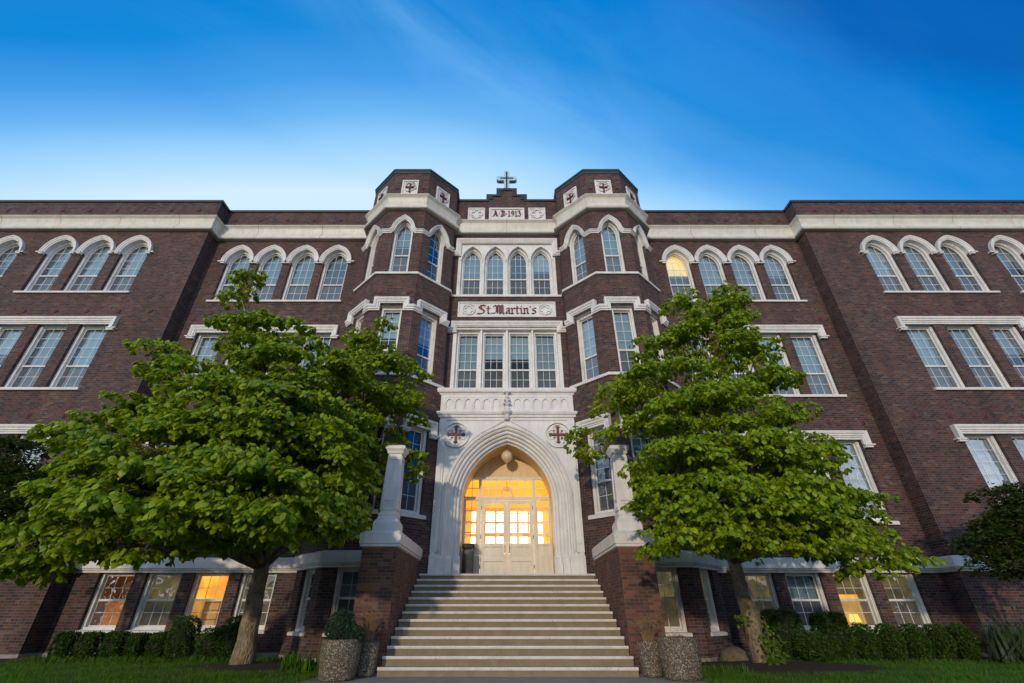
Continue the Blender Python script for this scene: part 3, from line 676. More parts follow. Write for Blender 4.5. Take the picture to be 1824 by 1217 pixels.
def place_window(key, fr, u, z, state=None, label=None):
    t = WT[key]; px, py, _ = fr.p(u, 0)
    o = link('window', t['frame'], bld, (px, py - YC, z), fr.a)
    link('muntins', t['grille'], o); link('glass_pane', t['glass'], o)
    if state is None: state = wr.choice(['full', 'full', 'part', 'low', 'part2', 'full2', 'full', 'low2'])
    if state == 'lit': link('blind', t['lit'], o)
    elif not state.startswith('room'):
        if state != 'none': link('blind', t[state], o)
    if state.startswith('room'):
        hw, H = t['args'][0], t['args'][1]; m = MB(); mm = {'roomy': 'lit_yellow', 'roomo': 'lit_orange', 'roomd': 'lit_dim', 'roomb': 'lit_dim'}[state]
        m.box(-hw, hw, .9, .92, 0, H)
        for sx in (-1, 1): m.face([(sx * hw, .31, 0), (sx * hw, .9, 0), (sx * hw, .9, H), (sx * hw, .31, H)])
        m.face([(-hw, .31, H), (hw, .31, H), (hw, .9, H), (-hw, .9, H)]); m.build('lit_room', M[mm], o)
        k = MB()
        if state == 'roomo':
            k.box(-hw + .02, hw - .2, .8, .89, .05, .78); k.box(-.02, hw - .05, .7, .79, .05, .5); k.build('lit_panel', M['orange_panel'], o); k = MB()
        if state == 'roomy':
            for zz in (.25, .5, .72): k.box(-.3, .2, .6, .88, zz, zz + .03)
            k.box(-.3, -.27, .6, .88, .1, .75); k.box(.17, .2, .6, .88, .1, .75)
            k.build('bookshelf', M['cream'], o)
        if state == 'roomb':
            k.lathe([(.16, .2), (.11, .42)], (.1, .62, 0), 12); k.build('table_lamp', M['lamp_on'], o)
            k = MB(); k.box(-hw, hw, .8, .89, .1, .95); k.build('lit_panel', M['lit_yellow'], o)
    if label: o['label'] = label
    return o
for s in (-1, 1):
    for i, x in enumerate(RC):
        st = 'lit' if (s > 0 and i == 0) else (['part2', 'low2', 'full2'][i % 3] if s > 0 else ['none', 'low2', 'full2', 'part2'][i])
        place_window('R3', frR, s * x, F3[0], st, 'arched window glowing yellow beside the right tower' if st == 'lit' else None)
        place_window('R2', frR, s * x, F2[0], ['full', 'full2', 'full'][i % 3]); place_window('R2', frR, s * x, F1[0], 'full' if s > 0 else None)
        st = {(-1, 3): 'roomo', (-1, 2): 'roomd', (-1, 1): 'roomy', (-1, 0): 'roomd', (1, 0): 'roomd', (1, 1): 'full2', (1, 2): 'roomb', (1, 3): 'roomd'}[(s, i)]
        place_window('R0', frR, s * x, F0[0], st, {'roomo': 'basement window glowing orange', 'roomy': 'basement window with a brightly lit room', 'roomb': 'basement window with a lit table lamp'}.get(st))
    for i, x in enumerate(WC):
        place_window('W3', frW, s * x, F3[0], ['full', 'full', 'full2', 'part2', 'full', 'part'][i]); place_window('W2', frW, s * x, F2[0], 'full' if i != 2 else 'part'); place_window('W2', frW, s * x, F1[0], 'full')
    for k, f in enumerate(TOW[s][:3]):
        place_window('T3', f, 0, T3[0], ['low2', 'part2', 'none'][k] if s < 0 else 'full2'); place_window('T2', f, 0, T2[0], 'full' if s > 0 else 'part')
        place_window('T2', f, 0, T1[0], 'none' if s < 0 else 'full2'); place_window('T0', f, 0, T0[0], 'low2' if s < 0 else 'roomd')
# centre bay windows: white timber surround with four lights
wtype('C3', .47, 2.66, 1.86, 3, 4, 2, .96); wtype('C2', .47, 2.60, None, 3, 4, 2, .93)
CX = [-1.52, -.507, .507, 1.52]
m = MB(); fS = Frame(0, YC + .02)
facade(m, fS, -2.13, 2.13, 12.535, 15.415, [(x, .47, [(12.60, 12.60 + 1.86, 12.60 + 2.66)]) for x in CX], reveal=.12)
for x in CX:
    wall_sweep(m, [(u, z, fS) for u, z in arcpath(x, .47, 14.46, 15.26)], [(-.012, -.1), (-.012, .025), (.05, .03), (.06, 0), (.02, -.1)])
    m.box(x - .5 if x > -1.5 else x - .5, x + .5, YC - .012, YC + .019, 14.40, 14.44) if False else None
for x in (-1.014, 0, 1.014):                                # spandrel relief and caps of the mullions
    m.box(x - .09, x + .09, YC - .01, YC + .0195, 14.36, 14.41)
    wall_sweep(m, [(x - .30, 15.2, fS), (x, 14.78, fS), (x + .30, 15.2, fS)], [(-.008, -.005), (-.008, .015), (.008, .015), (.008, -.005)])
wbuild(m, 'window_surround', M['frame'], bld)
m = MB()
facade(m, fS, -2.13, 2.13, 8.175, 10.945, [(x, .47, [(8.22, None, 10.82)]) for x in CX], reveal=.12)
m.box(-2.12, 2.12, YC - .03, YC + .019, 10.83, 10.89)
wbuild(m, 'window_surround', M['frame'], bld)
for i, x in enumerate(CX):
    place_window('C3', Frame(0, YC + .02), x, 12.60, ['full2', 'low2', 'none', 'part'][i]); place_window('C2', Frame(0, YC + .02), x, 8.22, ['full', 'part', 'part', 'full'][i])

# ------------------------------------------------------------------ iron anchor discs
dm = MB(); dm.lathe([(.105, 0), (.105, .02), (.085, .035), (.06, .022), (.04, .022), (.038, .05), (.0, .055)], n=14, caps=False)
tmp = dm.build('anchor_plate', M['disc'], smooth=True); dme = tmp.data; bpy.data.objects.remove(tmp)
dme.transform(Matrix.Rotation(R(90), 4, 'X'))
def disc(fr, u, z): px, py, _ = fr.p(u, 0); link('anchor_plate', dme, bld, (px, py - YC, z), fr.a)
for s in (-1, 1):
    for z in (17.25, 11.56, 7.09):
        for k in range(8): disc(frW, s * (14.35 + 1.265 * k), z)
        for x in (12.98, 11.72, 10.45, 9.19, 7.93): disc(frR, s * x, z)
    for sx in (-1, 1): disc(TOW[s][1], sx * .54, 11.56); disc(TOW[s][1], sx * .58, 17.3); disc(TOW[s][1], sx * .45, 2.85)
    disc(frC, s * .92, 17.22); disc(frR, s * 7.2, 2.86)

# ------------------------------------------------------------------ carved panels, lettering
NIBA = R(38)
def stroke(m, pts, wd, depth, ox, oz, sc, fr, base, hair=0.0):
    nx, nz = math.cos(NIBA) * wd / 2, math.sin(NIBA) * wd / 2
    for i in range(len(pts) - 1):
        stroke.k += 1; dd = base + depth + .00035 * (stroke.k % 9)
        (a, b), (c, d) = pts[i], pts[i + 1]
        q = [(a - nx, b - nz), (a + nx, b + nz), (c + nx, d + nz), (c - nx, d - nz)]
        q2 = [(ox + sc * x, oz + sc * z) for x, z in q]
        m.grid([[fr.p(x, z, base) for x, z in q2], [fr.p(x, z, dd) for x, z in q2]], closed=True, caps=True)
stroke.k = 0
GL = {
 'a': (.68, [[(.12, .85), (.36, .97), (.5, .84), (.5, .14), (.62, .04)], [(.5, .56), (.22, .5), (.1, .28), (.22, .05), (.48, .2)]]),
 'r': (.62, [[(.06, .96), (.2, .84), (.2, .14), (.34, .02)], [(.06, .12), (.2, .02)], [(.2, .72), (.42, .98), (.56, .84)]]),
 't': (.54, [[(.2, 1.28), (.2, .16), (.34, .02), (.46, .12)], [(.04, .9), (.44, .93)]]),
 'i': (.42, [[(.06, .96), (.2, .84), (.2, .14), (.34, .02)], [(.17, 1.2), (.24, 1.26)]]),
 'n': (.84, [[(.06, .96), (.2, .84), (.2, .14), (.32, .02)], [(.06, .1), (.2, .02)], [(.2, .72), (.44, .98), (.58, .84), (.58, .14), (.72, .02)]]),
 's': (.66, [[(.58, .9), (.36, 1.0), (.14, .82), (.2, .62), (.46, .46), (.56, .26), (.36, .03), (.06, .12)]]),
 "'": (.26, [[(.1, 1.25), (.14, 1.12)]]),
 '.': (.36, [[(.1, .02), (.2, .16)]]),
 '-': (.34, [[(.1, .56), (.18, .66)]]),
 'S': (1.16, [[(1.0, 1.28), (.74, 1.44), (.4, 1.4), (.2, 1.16), (.34, .92), (.76, .68), (.9, .4), (.7, .1), (.36, .0), (.04, .08), (-.12, -.06)], [(.46, 1.34), (.5, .9)]]),
 'M': (1.5, [[(.0, 1.18), (.16, 1.42), (.36, 1.3), (.36, .3), (.14, .06), (.0, .14)], [(.36, 1.2), (.6, 1.44), (.78, 1.3), (.78, .14), (.9, .02)], [(.78, 1.2), (1.02, 1.44), (1.2, 1.3), (1.2, .16), (1.36, .02)], [(.54, 1.3), (.54, .1)], [(.98, 1.3), (.98, .1)]]),
 'A': (1.1, [[(-.05, .06), (.14, .08), (.5, 1.26)], [(.3, 1.38), (.56, 1.3), (.86, .14), (1.02, .04)], [(.2, .52), (.76, .56)], [(.4, 1.2), (.7, .1)]]),
 'D': (1.16, [[(.04, 1.22), (.3, 1.36), (.74, 1.26), (.96, .96), (.96, .4), (.72, .1), (.3, .0), (.04, .12)], [(.36, 1.26), (.36, .14)], [(.62, 1.1), (.62, .3)]]),
 '1': (.66, [[(.1, 1.08), (.32, 1.3), (.32, .12)], [(.1, .05), (.52, .07)]]),
 '9': (.72, [[(.52, 1.16), (.3, 1.32), (.1, 1.08), (.16, .76), (.4, .68), (.54, .8)], [(.54, 1.2), (.58, .8), (.5, .3), (.16, .03)]]),
 '3': (.7, [[(.06, 1.26), (.5, 1.3), (.28, .86)], [(.28, .86), (.56, .74), (.58, .34), (.34, .04), (.04, .12)]]),
 'c': (.7, [[(.55, .88), (.3, 1.0), (.1, .7), (.1, .3), (.3, .0), (.55, .12)]]),
 'p': (.6, [[(.12, 1.0), (.12, .0)], [(.12, .98), (.45, .9), (.45, .6), (.12, .5)]]),
 'b': (.6, [[(.12, 1.0), (.12, .0)], [(.12, .98), (.42, .9), (.42, .6), (.12, .5)], [(.12, .5), (.48, .4), (.48, .1), (.12, .02)]]),
}
def write(text, fr, u0, u1, zb, xh, wd, base, parent, depth=.012, name='lettering'):
    tw = sum(GL[c][0] for c in text); sc = (u1 - u0) / tw; m = MB(); x = u0
    for c in text:
        for st in GL[c][1]:
            pts = [(px, pz * xh / sc) for px, pz in st]; stroke(m, pts, wd, depth, x, zb, sc, fr, base)
        x += GL[c][0] * sc
    return wbuild(m, name, M['red'], parent) if parent is bld else m
def ringquad(m, fr, uc, zc, ri, ro, o0, o1, n=28, sh=None):
    """closed ring moulding; sh = radius function"""
    f = sh or (lambda a: 1.0); rows = []
    for k in range(n + 1):
        a = 2 * math.pi * k / n; q = f(a)
        rows.append([fr.p(uc + math.cos(a) * r * q, zc + math.sin(a) * r * q, o) for r, o in ((ri, o0), (ri, o1), (ro, o1), (ro, o0))])
    m.grid(rows)
quat = lambda a: .62 + .38 * abs(math.cos(2 * a)) ** .8
quatd = lambda a: .60 + .40 * abs(math.sin(2 * a)) ** .8
def slab(m, fr, u0, u1, z0, z1, o, edge=.05, rec=.045):
    """panel with a raised border"""
    def bx(a, b, c, d, oo): q = [fr.p(x, c, y) for x, y in ((a, 0), (b, 0), (b, oo), (a, oo))]; m.grid([q, [(p[0], p[1], d) for p in q]], closed=True, caps=True)
    bx(u0 + edge, u1 - edge, z0 + edge, z1 - edge, o - rec); bx(u0, u0 + edge, z0 + .0003, z1 - .0003, o); bx(u1 - edge, u1, z0 + .0003, z1 - .0003, o); bx(u0 + edge, u1 - edge, z0, z0 + edge, o - .0006); bx(u0 + edge, u1 - edge, z1 - edge, z1, o - .0006)
# name panel
m = MB(); slab(m, frC, -2.0, 2.0, 11.41, 12.16, .07)
for sx in (-1, 1):
    ringquad(m, frC, sx * 1.55, 11.785, .235, .275, .02, .075); ringquad(m, frC, sx * 1.55, 11.785, .165, .225, .02, .07, 48, quat)
    for a in range(4):
        t = R(45 + 90 * a); m.lathe([(.03, 0), (.001, .02)], (sx * 1.55 + .29 * math.cos(t), YC - .05, 11.785 + .29 * math.sin(t)), 6)
npn = wbuild(m, 'name_panel', M['stone'], bld)
write("St.Martin's", frC, -1.2, 1.22, 11.57, .30, .20, .03, bld, .03)
m = MB(); slab(m, frC, -.83, .83, 16.86, 17.64, .06, .09)
wbuild(m, 'date_panel', M['stone'], bld)
write('A-D-1913', frC, -.64, .68, 17.09, .27, .19, .03, bld, .03)
for sx in (-1, 1):
    m = MB(); slab(m, frC, sx * 1.42 - .4, sx * 1.42 + .4, 16.86, 17.64, .06, .06)
    ringquad(m, frC, sx * 1.42, 17.25, .23, .30, .01, .075, 48, quat)
    for a in range(4): t = R(45 + 90 * a); ringquad(m, frC, sx * 1.42 + .22 * math.cos(t), 17.25 + .22 * math.sin(t), .05, .085, .035, .065, 10)
    wbuild(m, 'carved_panel', M['stone'], bld)
def latin_cross(m, fr, uc, zc, h, wd, th, o0, o1, up=.62, flare=0):
    a = h / 2; b = h * .36
    pts = [(-th, -a), (th, -a), (th, a * .25 - th), (b, a * .25 - th), (b, a * .25 + th), (th, a * .25 + th), (th, a), (-th, a), (-th, a * .25 + th), (-b, a * .25 + th), (-b, a * .25 - th), (-th, a * .25 - th)]
    for i, (x, z) in enumerate(pts):                       # slightly flared ends
        if flare and (abs(z) == a or abs(x) == b):
            pts[i] = (x * 1.25, z) if abs(z) == a else (x, a * .25 + (z - a * .25) * 1.25)
    m.grid([[fr.p(uc + x, zc + z, o0) for x, z in pts], [fr.p(uc + x, zc + z, o1) for x, z in pts]], closed=True, caps=True)
for s in (-1, 1):
    for k, f in enumerate(TOW[s][:3]):
        m = MB(); slab(m, f, -.36, .36, 16.86, 17.78, .06, .06)
        ringquad(m, f, 0, 17.33, .23, .26, .035, .07, 24, lambda a: 1 + .12 * math.cos(3 * a)); rr = random.Random(k)
        for q in range(9): a = R(q * 22.5); ringquad(m, f, .2 * math.cos(a), 17.45 + .19 * math.sin(a), .03, .055, .035, .075, 8)
        o = wbuild(m, 'carved_panel', M['stone'], bld)
        m = MB(); latin_cross(m, f, 0, 17.25, .50, 0, .026, .03, .085, flare=1); m.build('cross', M['red'], o)
# roof cross
m = MB(); a = .13
cpts = [(-a, 0), (a, 0), (a, .55), (.4, .55), (.5, .62), (.5, .80), (.42, .86), (a, .86), (a, 1.2), (.06, 1.28), (-.06, 1.28), (-a, 1.2), (-a, .86), (-.42, .86), (-.5, .80), (-.5, .62), (-.4, .55), (-a, .55)]
m.grid([[(x, -.0, z) for x, z in cpts], [(x, .20, z) for x, z in cpts]], closed=True, caps=True)
rc = m.build('roof_cross', M['crossblue'], bld, loc=(0, .0, 19.07)); b2 = MB()
b2.box(-.035, .035, -.02, .001, .02, 1.16); b2.box(-.32, -.035, -.019, .001, .675, .745); b2.box(.035, .32, -.019, .001, .675, .745); b2.build('tube_light', M['black'], rc)

# ------------------------------------------------------------------ portal
YP = 15.12; fP = Frame(0, YP)
SPR, W0, APX = 4.2, 1.48, 6.16
Rin = (W0 ** 2 + (APX - SPR) ** 2) / (2 * W0); OFF = .52
WO = W0 + OFF; APO = SPR + math.sqrt((Rin + OFF) ** 2 - (Rin - W0) ** 2)
m = MB()
facade(m, fP, -2.33, 2.33, 2.08, 7.0, [(0, WO, [(2.08, SPR, APO)])], reveal=.02)
for sx in (-1, 1):
    m.face([(sx * 2.33, YP, 2.08), (sx * 2.33, YC + .3, 2.08), (sx * 2.33, YC + .3, 8.0), (sx * 2.33, YP, 8.0)])
    x0, x1 = sorted((sx * 2.10, sx * 2.33)); m.box(x0, x1, YP - .06, YP - .001, 2.66, 6.85)            # side buttress strips
    x0, x1 = sorted((sx * 2.17, sx * 2.27)); m.box(x0, x1, YP - .085, YP - .06, 2.9, 6.78)
    x0, x1 = sorted((sx * 2.145, sx * 2.335)); m.box(x0, x1, YP - .09, YP - .001, 2.081, 2.55); 
    m.grid([[(x, y, z) for x, y, z in ((x0, YP - .09, 2.55), (x1, YP - .09, 2.55))], [(x0 + .04, YP - .055, 2.67), (x1 - .04, YP - .055, 2.67)]])
m.box(-2.09, 2.09, YP - .03, YP - .001, 6.86, 6.93)
prt = wbuild(m, 'portal', M['white'], bld)
# arch orders
prof = [(-.0, -.50), (.0, -.44), (.03, -.415), (.07, -.41), (.085, -.36), (.06, -.33), (.09, -.30), (.15, -.30), (.165, -.27), (.155, -.24), (.19, -.20), (.25, -.20), (.27, -.17), (.25, -.13), (.29, -.10), (.34, -.10), (.37, -.08), (.36, -.04), (.40, -.01), (.44, .0), (.46, .045), (.50, .06), (.545, .05), (.56, .0)]
m = MB(); jamb = [(-W0, 2.4)] + arcpath(0, W0, SPR, APX, 16) + [(W0, 2.4)]
n = len(jamb); rows = []
for i, (u, z) in enumerate(jamb):
    d1 = Vector((u - jamb[i - 1][0], z - jamb[i - 1][1])).normalized() if i else None; d2 = Vector((jamb[i + 1][0] - u, jamb[i + 1][1] - z)).normalized() if i < n - 1 else None
    nn = [Vector((-d.y, d.x)) for d in (d1, d2) if d]
    q = nn[0] if len(nn) == 1 else (nn[0] + nn[1]) / (1 + nn[0].dot(nn[1]))
    rows.append([fP.p(u + q.x * a, z + q.y * a, b) for a, b in prof])
m.grid(rows)
# moulded bases
for sx in (-1, 1):
    for a, b, yy in ((-.04, .20, YP + .24), (.20, .40, YP + .05), (.40, .66, YP - .11)):
        x0, x1 = sorted((sx * (W0 + a), sx * (W0 + b)))
        m.box(x0, x1, yy, YP + .5, 2.081, 2.5); 
        m.grid([[(x0, yy, 2.5), (x1, yy, 2.5)], [(x0, yy + .05, 2.58), (x1, yy + .05, 2.58)], [(x0, YP + .5, 2.6), (x1, YP + .5, 2.6)]])
wbuild(m, 'portal_arch', M['white'], bld, smooth=True)
# ogee hood ridge rising to the finial
m = MB(); og = []
for z in (2.7, 3.4, 4.1): og.append((-2.06, z))
for k in range(1, 15):
    t = k / 14; A = arcpath(0, 2.06, SPR, 6.78, 20); i = int(t * 17); og.append(A[i])
og += [(-.22, 6.78), (-.1, 6.86), (-.06, 6.98)]
og = [p for i, p in enumerate(og) if i == 0 or math.hypot(p[0] - og[i - 1][0], p[1] - og[i - 1][1]) > .03]
wall_sweep(m, [(u, z, fP) for u, z in og], [(-.03, -.01), (-.03, .03), (.0, .05), (.035, .03), (.035, -.01)])
wall_sweep(m, [(-u, z, fP) for u, z in og[::-1]], [(-.03, -.01), (-.03, .03), (.0, .05), (.035, .03), (.035, -.01)])
m.lathe([(.07, 6.85), (.11, 6.93), (.08, 6.98), (.09, 7.02), (.17, 7.08), (.19, 7.13), (.17, 7.18), (.09, 7.2), (.12, 7.25), (.10, 7.3), (.06, 7.34), (.11, 7.38), (.12, 7.42), (.05, 7.47), (.09, 7.53), (.09, 7.56), (.04, 7.62), (.08, 7.68), (.05, 7.74), (.04, 7.78), (.09, 7.84), (.12, 7.88), (.05, 7.93), (.01, 7.96)], (0, YP - .1, 0), 14)
for z, rr2 in ((7.42, .14), (7.56, .11), (7.86, .13)):
    for k in range(4): a = R(45 + 90 * k); m.lathe([(.04, -.03), (.055, .0), (.03, .03), (.0, .045)], (rr2 * math.cos(a), YP - .1 + rr2 * math.sin(a), z), 7, caps=False)
wbuild(m, 'finial', M['white'], bld, smooth=True)
# frieze with blind arcade
m = MB(); fF = Frame(0, YP - .06)
plan_sweep(m, [(-2.34, YP + .3), (-2.34, YP), (2.34, YP), (2.34, YP + .3)], [(.0, 6.96), (.05, 6.97), (.06, 7.04), (.10, 7.07), (.12, 7.13), (.12, 7.16), (.05, 7.2), (0.0, 7.2)])
plan_sweep(m, [(-2.34, YP + .3), (-2.34, YP), (2.34, YP), (2.34, YP + .3)], [(.0, 7.80), (.05, 7.81), (.07, 7.87), (.13, 7.90), (.15, 7.97), (.15, 8.045), (-.6, 8.048)])
xs = [s * (.38 + .33 * k) for s in (-1, 1) for k in range(6)]
facade(m, fF, -2.34, 2.34, 7.195, 7.805, [(x, .115, [(7.27, 7.50, 7.66)]) for x in sorted(xs)], reveal=.05)
m.face([(-2.34, YP - .01, 7.19), (2.34, YP - .01, 7.19), (2.34, YP - .01, 7.81), (-2.34, YP - .01, 7.81)])
for x in xs: wall_sweep(m, [(x - .15, 7.25, fF), (x - .15, 7.72, fF), (x + .15, 7.72, fF), (x + .15, 7.25, fF)], [(-.008, -.005), (-.008, .012), (.008, .012), (.008, -.005)])
for sx in (-1, 1): m.face([(sx * 2.34, YP - .06, 7.19), (sx * 2.34, YP + .3, 7.19), (sx * 2.34, YP + .3, 7.81), (sx * 2.34, YP - .06, 7.81)])
wbuild(m, 'frieze', M['white'], bld)
# roundels
for s in (-1, 1):
    m = MB(); ringquad(m, fP, s * 1.74, 6.34, .40, .455, -.0, .075, 40); ringquad(m, fP, s * 1.74, 6.34, .34, .385, .0, .045, 64, quat)
    q = [fP.p(s * 1.74 + .39 * math.cos(R(9 * k)), 6.34 + .39 * math.sin(R(9 * k)), .012) for k in range(40)]; m.face(q)
    o = wbuild(m, 'roundel', M['white'], bld)
    m = MB(); t, l = .040, .30
    c8 = []
    for k in range(4):
        a = R(90 * k); ca, sa = math.cos(a), math.sin(a)
        for x, z in ((t, t * 1.001), (t, l * .8), (t * 1.9, l * .9), (t * 1.2, l * .95), (0, l * 1.04), (-t * 1.2, l * .95), (-t * 1.9, l * .9), (-t, l * .8)): c8.append((s * 1.74 + x * ca - z * sa, 6.34 + x * sa + z * ca))
    m.grid([[fP.p(x, z, .01) for x, z in c8], [fP.p(x, z, .06) for x, z in c8]], closed=True, caps=True)
    m.build('cross', M['red'], o)
    for ch, dx, dz in (('c', -.165, .085), ('s', .095, .085), ('p', -.165, -.165), ('b', .095, -.165)):
        mm = write(ch, fP, s * 1.74 + dx, s * 1.74 + dx + .08, 6.34 + dz, .085, .22, .012, None, .02); mm.build('letter', M['black'], o)

# porch interior
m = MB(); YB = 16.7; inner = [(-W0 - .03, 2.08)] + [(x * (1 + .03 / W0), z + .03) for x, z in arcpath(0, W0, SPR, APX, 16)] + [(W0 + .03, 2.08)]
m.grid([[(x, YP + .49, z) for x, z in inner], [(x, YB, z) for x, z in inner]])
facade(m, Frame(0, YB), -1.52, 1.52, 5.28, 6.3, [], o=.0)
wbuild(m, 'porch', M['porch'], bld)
# door screen
m = MB(); fD = Frame(0, YB - .02)
posts = [(-1.54, -1.46), (-1.0, -.90), (.90, 1.0), (1.46, 1.54)]
for a, b in posts: m.box(a, b, YB - .08, YB + .06, 2.081, 5.28)
m.box(-1.6, 1.6, YB - .10, YB + .06, 5.20, 5.30); m.box(-1.46, 1.46, YB - .085, YB + .055, 4.50, 4.62)
m.box(-1.46, -1.0, YB - .03, YB + .02, 2.082, 3.05); m.box(1.0, 1.46, YB - .03, YB + .02, 2.082, 3.05)
for sx in (-1, 1):
    for a, b in ((1.0, 1.46),):
        x0, x1 = sorted((sx * a, sx * b)); m.box(x0, x1, YB - .05, YB + .04, 3.05, 3.11); m.box(x0, x1, YB - .05, YB + .04, 2.085, 2.2)
        for x in (x0 + .02, x1 - .02): m.box(x - .02, x + .02, YB - .045, YB + .035, 2.2, 4.5)
        for i in range(1, 2): xm = (x0 + x1) / 2; m.box(xm - .011, xm + .011, YB - .03, YB + .01, 3.11, 4.5)
        for z in (3.46, 3.8, 4.15): m.box(x0, x1, YB - .0295, YB + .009, z - .014, z + .014)
        m.box((x0 + x1) / 2 - .011, (x0 + x1) / 2 + .011, YB - .03, YB + .01, 4.62, 5.2); m.box(x0, x1, YB - .029, YB + .009, 4.9, 4.922)
for i in range(1, 7): x = -.9 + 1.8 * i / 7; m.box(x - .011, x + .011, YB - .03, YB + .01, 4.62, 5.2)
m.box(-.9, .9, YB - .029, YB + .009, 4.9, 4.922)
scr = wbuild(m, 'door_screen', M['doorwhite'], bld)
m = MB(); m.face([(-1.46, YB + .005, 3.1), (-1.0, YB + .005, 3.1), (-1.0, YB + .005, 4.5), (-1.46, YB + .005, 4.5)]); m.face([(1.0, YB + .005, 3.1), (1.46, YB + .005, 3.1), (1.46, YB + .005, 4.5), (1.0, YB + .005, 4.5)])
for a, b in ((-1.46, -1.0), (-.9, .9), (1.0, 1.46)): m.face([(a, YB + .005, 4.62), (b, YB + .005, 4.62), (b, YB + .005, 5.2), (a, YB + .005, 5.2)])
m.build('glass_pane', M['doorglass'], scr)
for s in (-1, 1):
    m = MB(); x0, x1 = sorted((s * .008, s * .893))
    m.box(x0, x0 + .12, YB - .05, YB, 2.10, 4.48); m.box(x1 - .12, x1, YB - .05, YB, 2.10, 4.48); m.box(x0 + .12, x1 - .12, YB - .0495, YB - .0005, 4.38, 4.48); m.box(x0 + .12, x1 - .12, YB - .0495, YB - .0005, 3.0, 3.11)
    m.box(x0 + .12, x1 - .12, YB - .0495, YB - .0005, 2.56, 2.66); m.box(x0 + .12, x1 - .12, YB - .0495, YB - .0005, 2.10, 2.22); m.box(x0 + .12, x1 - .12, YB - .018, YB - .005, 2.2, 3.0)
    m.box(x0 + .16, x1 - .16, YB - .026, YB - .018, 2.72, 2.94); m.box(x0 + .16, x1 - .16, YB - .026, YB - .018, 2.28, 2.50)
    for i in (1, 2): x = x0 + .12 + (x1 - x0 - .24) * i / 3; m.box(x - .014, x + .014, YB - .04, YB - .01, 3.11, 4.38)
    for i in (1, 2, 3): z = 3.11 + 1.27 * i / 4; m.box(x0 + .12, x1 - .12, YB - .0395, YB - .0095, z - .014, z + .014)
    dr = wbuild(m, 'door', M['doorwhite'], bld)
    g = MB(); g.face([(x0 + .12, YB - .02, 3.11), (x1 - .12, YB - .02, 3.11), (x1 - .12, YB - .02, 4.38), (x0 + .12, YB - .02, 4.38)]); g.build('glass_pane', M['doorglass'], dr)
    h = MB(); xh = s * .075; h.tube([(xh, YB - .05, 2.82), (xh, YB - .10, 2.86), (xh, YB - .10, 3.06), (xh, YB - .05, 3.10)], .012, 8); h.box(xh - .03, xh + .03, YB - .058, YB - .051, 2.76, 3.14); h.build('handle', M['steel'], dr)
    h = MB()
    for z in (2.35, 3.25, 4.2): h.box(s * .893 - .012, s * .893 + .012, YB - .065, YB - .05, z, z + .11)
    h.build('hinge', M['black'], dr)
# vestibule seen through the doors
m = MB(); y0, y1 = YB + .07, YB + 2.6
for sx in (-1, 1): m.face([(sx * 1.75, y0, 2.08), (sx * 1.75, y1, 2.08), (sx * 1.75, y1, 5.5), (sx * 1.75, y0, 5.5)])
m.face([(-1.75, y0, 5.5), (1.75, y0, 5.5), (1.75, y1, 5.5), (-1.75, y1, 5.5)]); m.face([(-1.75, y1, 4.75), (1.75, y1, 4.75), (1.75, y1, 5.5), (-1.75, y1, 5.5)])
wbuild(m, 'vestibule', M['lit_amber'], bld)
m = MB(); m.face([(-1.75, y0 - .05, 2.075), (1.75, y0 - .05, 2.075), (1.75, y1, 2.075), (-1.75, y1, 2.075)]); wbuild(m, 'vestibule_floor', M['concrete'], bld)
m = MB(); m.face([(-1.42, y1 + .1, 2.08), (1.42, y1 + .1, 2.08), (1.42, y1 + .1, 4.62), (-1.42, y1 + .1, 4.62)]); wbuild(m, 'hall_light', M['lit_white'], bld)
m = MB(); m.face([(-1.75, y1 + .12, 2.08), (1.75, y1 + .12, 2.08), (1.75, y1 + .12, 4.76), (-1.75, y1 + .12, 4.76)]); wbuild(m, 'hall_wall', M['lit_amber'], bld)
m = MB()
for x in (-1.72, -1.2, -.86, -.45, 0, .45, .86, 1.2, 1.72): m.box(x - .03, x + .03, y1 - .02, y1 + .04, 2.08, 4.75)
for z in (2.08, 2.62, 3.2, 3.75, 4.2, 4.68): m.box(-1.75, 1.75, y1 - .021, y1 + .039, z - (.05 if z != 3.75 else .07), z + .035)
for x in (-1.45, 1.45): m.box(x - .22, x + .22, y1 - .018, y1 + .035, 2.08, 2.9)
wbuild(m, 'inner_door', M['cream'], bld)
m = MB(); m.lathe([(.02, 5.5), (.02, 5.25), (.16, 5.2), (.2, 5.12), (.1, 5.06), (.0, 5.05)], (0, YB + 1.2, 0), 14)
for sx in (-1, 1): m.tube([(sx * .17, YB + 1.2, 5.14), (sx * .2, YB + 1.2, 4.95)], .015, 6); m.lathe([(.045, 4.86), (.02, 4.96)], (sx * .2, YB + 1.2, 0), 8)
wbuild(m, 'ceiling_lamp', M['cream'], bld)

# globe lamp hanging in the porch (unlit)
g = thing('globe_lamp', 'unlit round opal globe lamp hanging under the entrance arch', 'lamp', (0, 16.0, 5.86))
m = MB(); m.lathe([(.205 * math.sin(R(a)), -.205 * math.cos(R(a))) for a in range(0, 181, 12)], n=24, caps=False); m.build('globe', M['globe'], g, smooth='all')
m = MB(); m.lathe([(.07, .19), (.075, .23), (.03, .25), (.012, .28), (.012, .50)], n=12); m.build('hanger', M['cream'], g)
m = MB(); m.lathe([(.035, -.225), (.045, -.21), (.04, -.19)], n=12); m.build('base_ring', M['cream'], g)

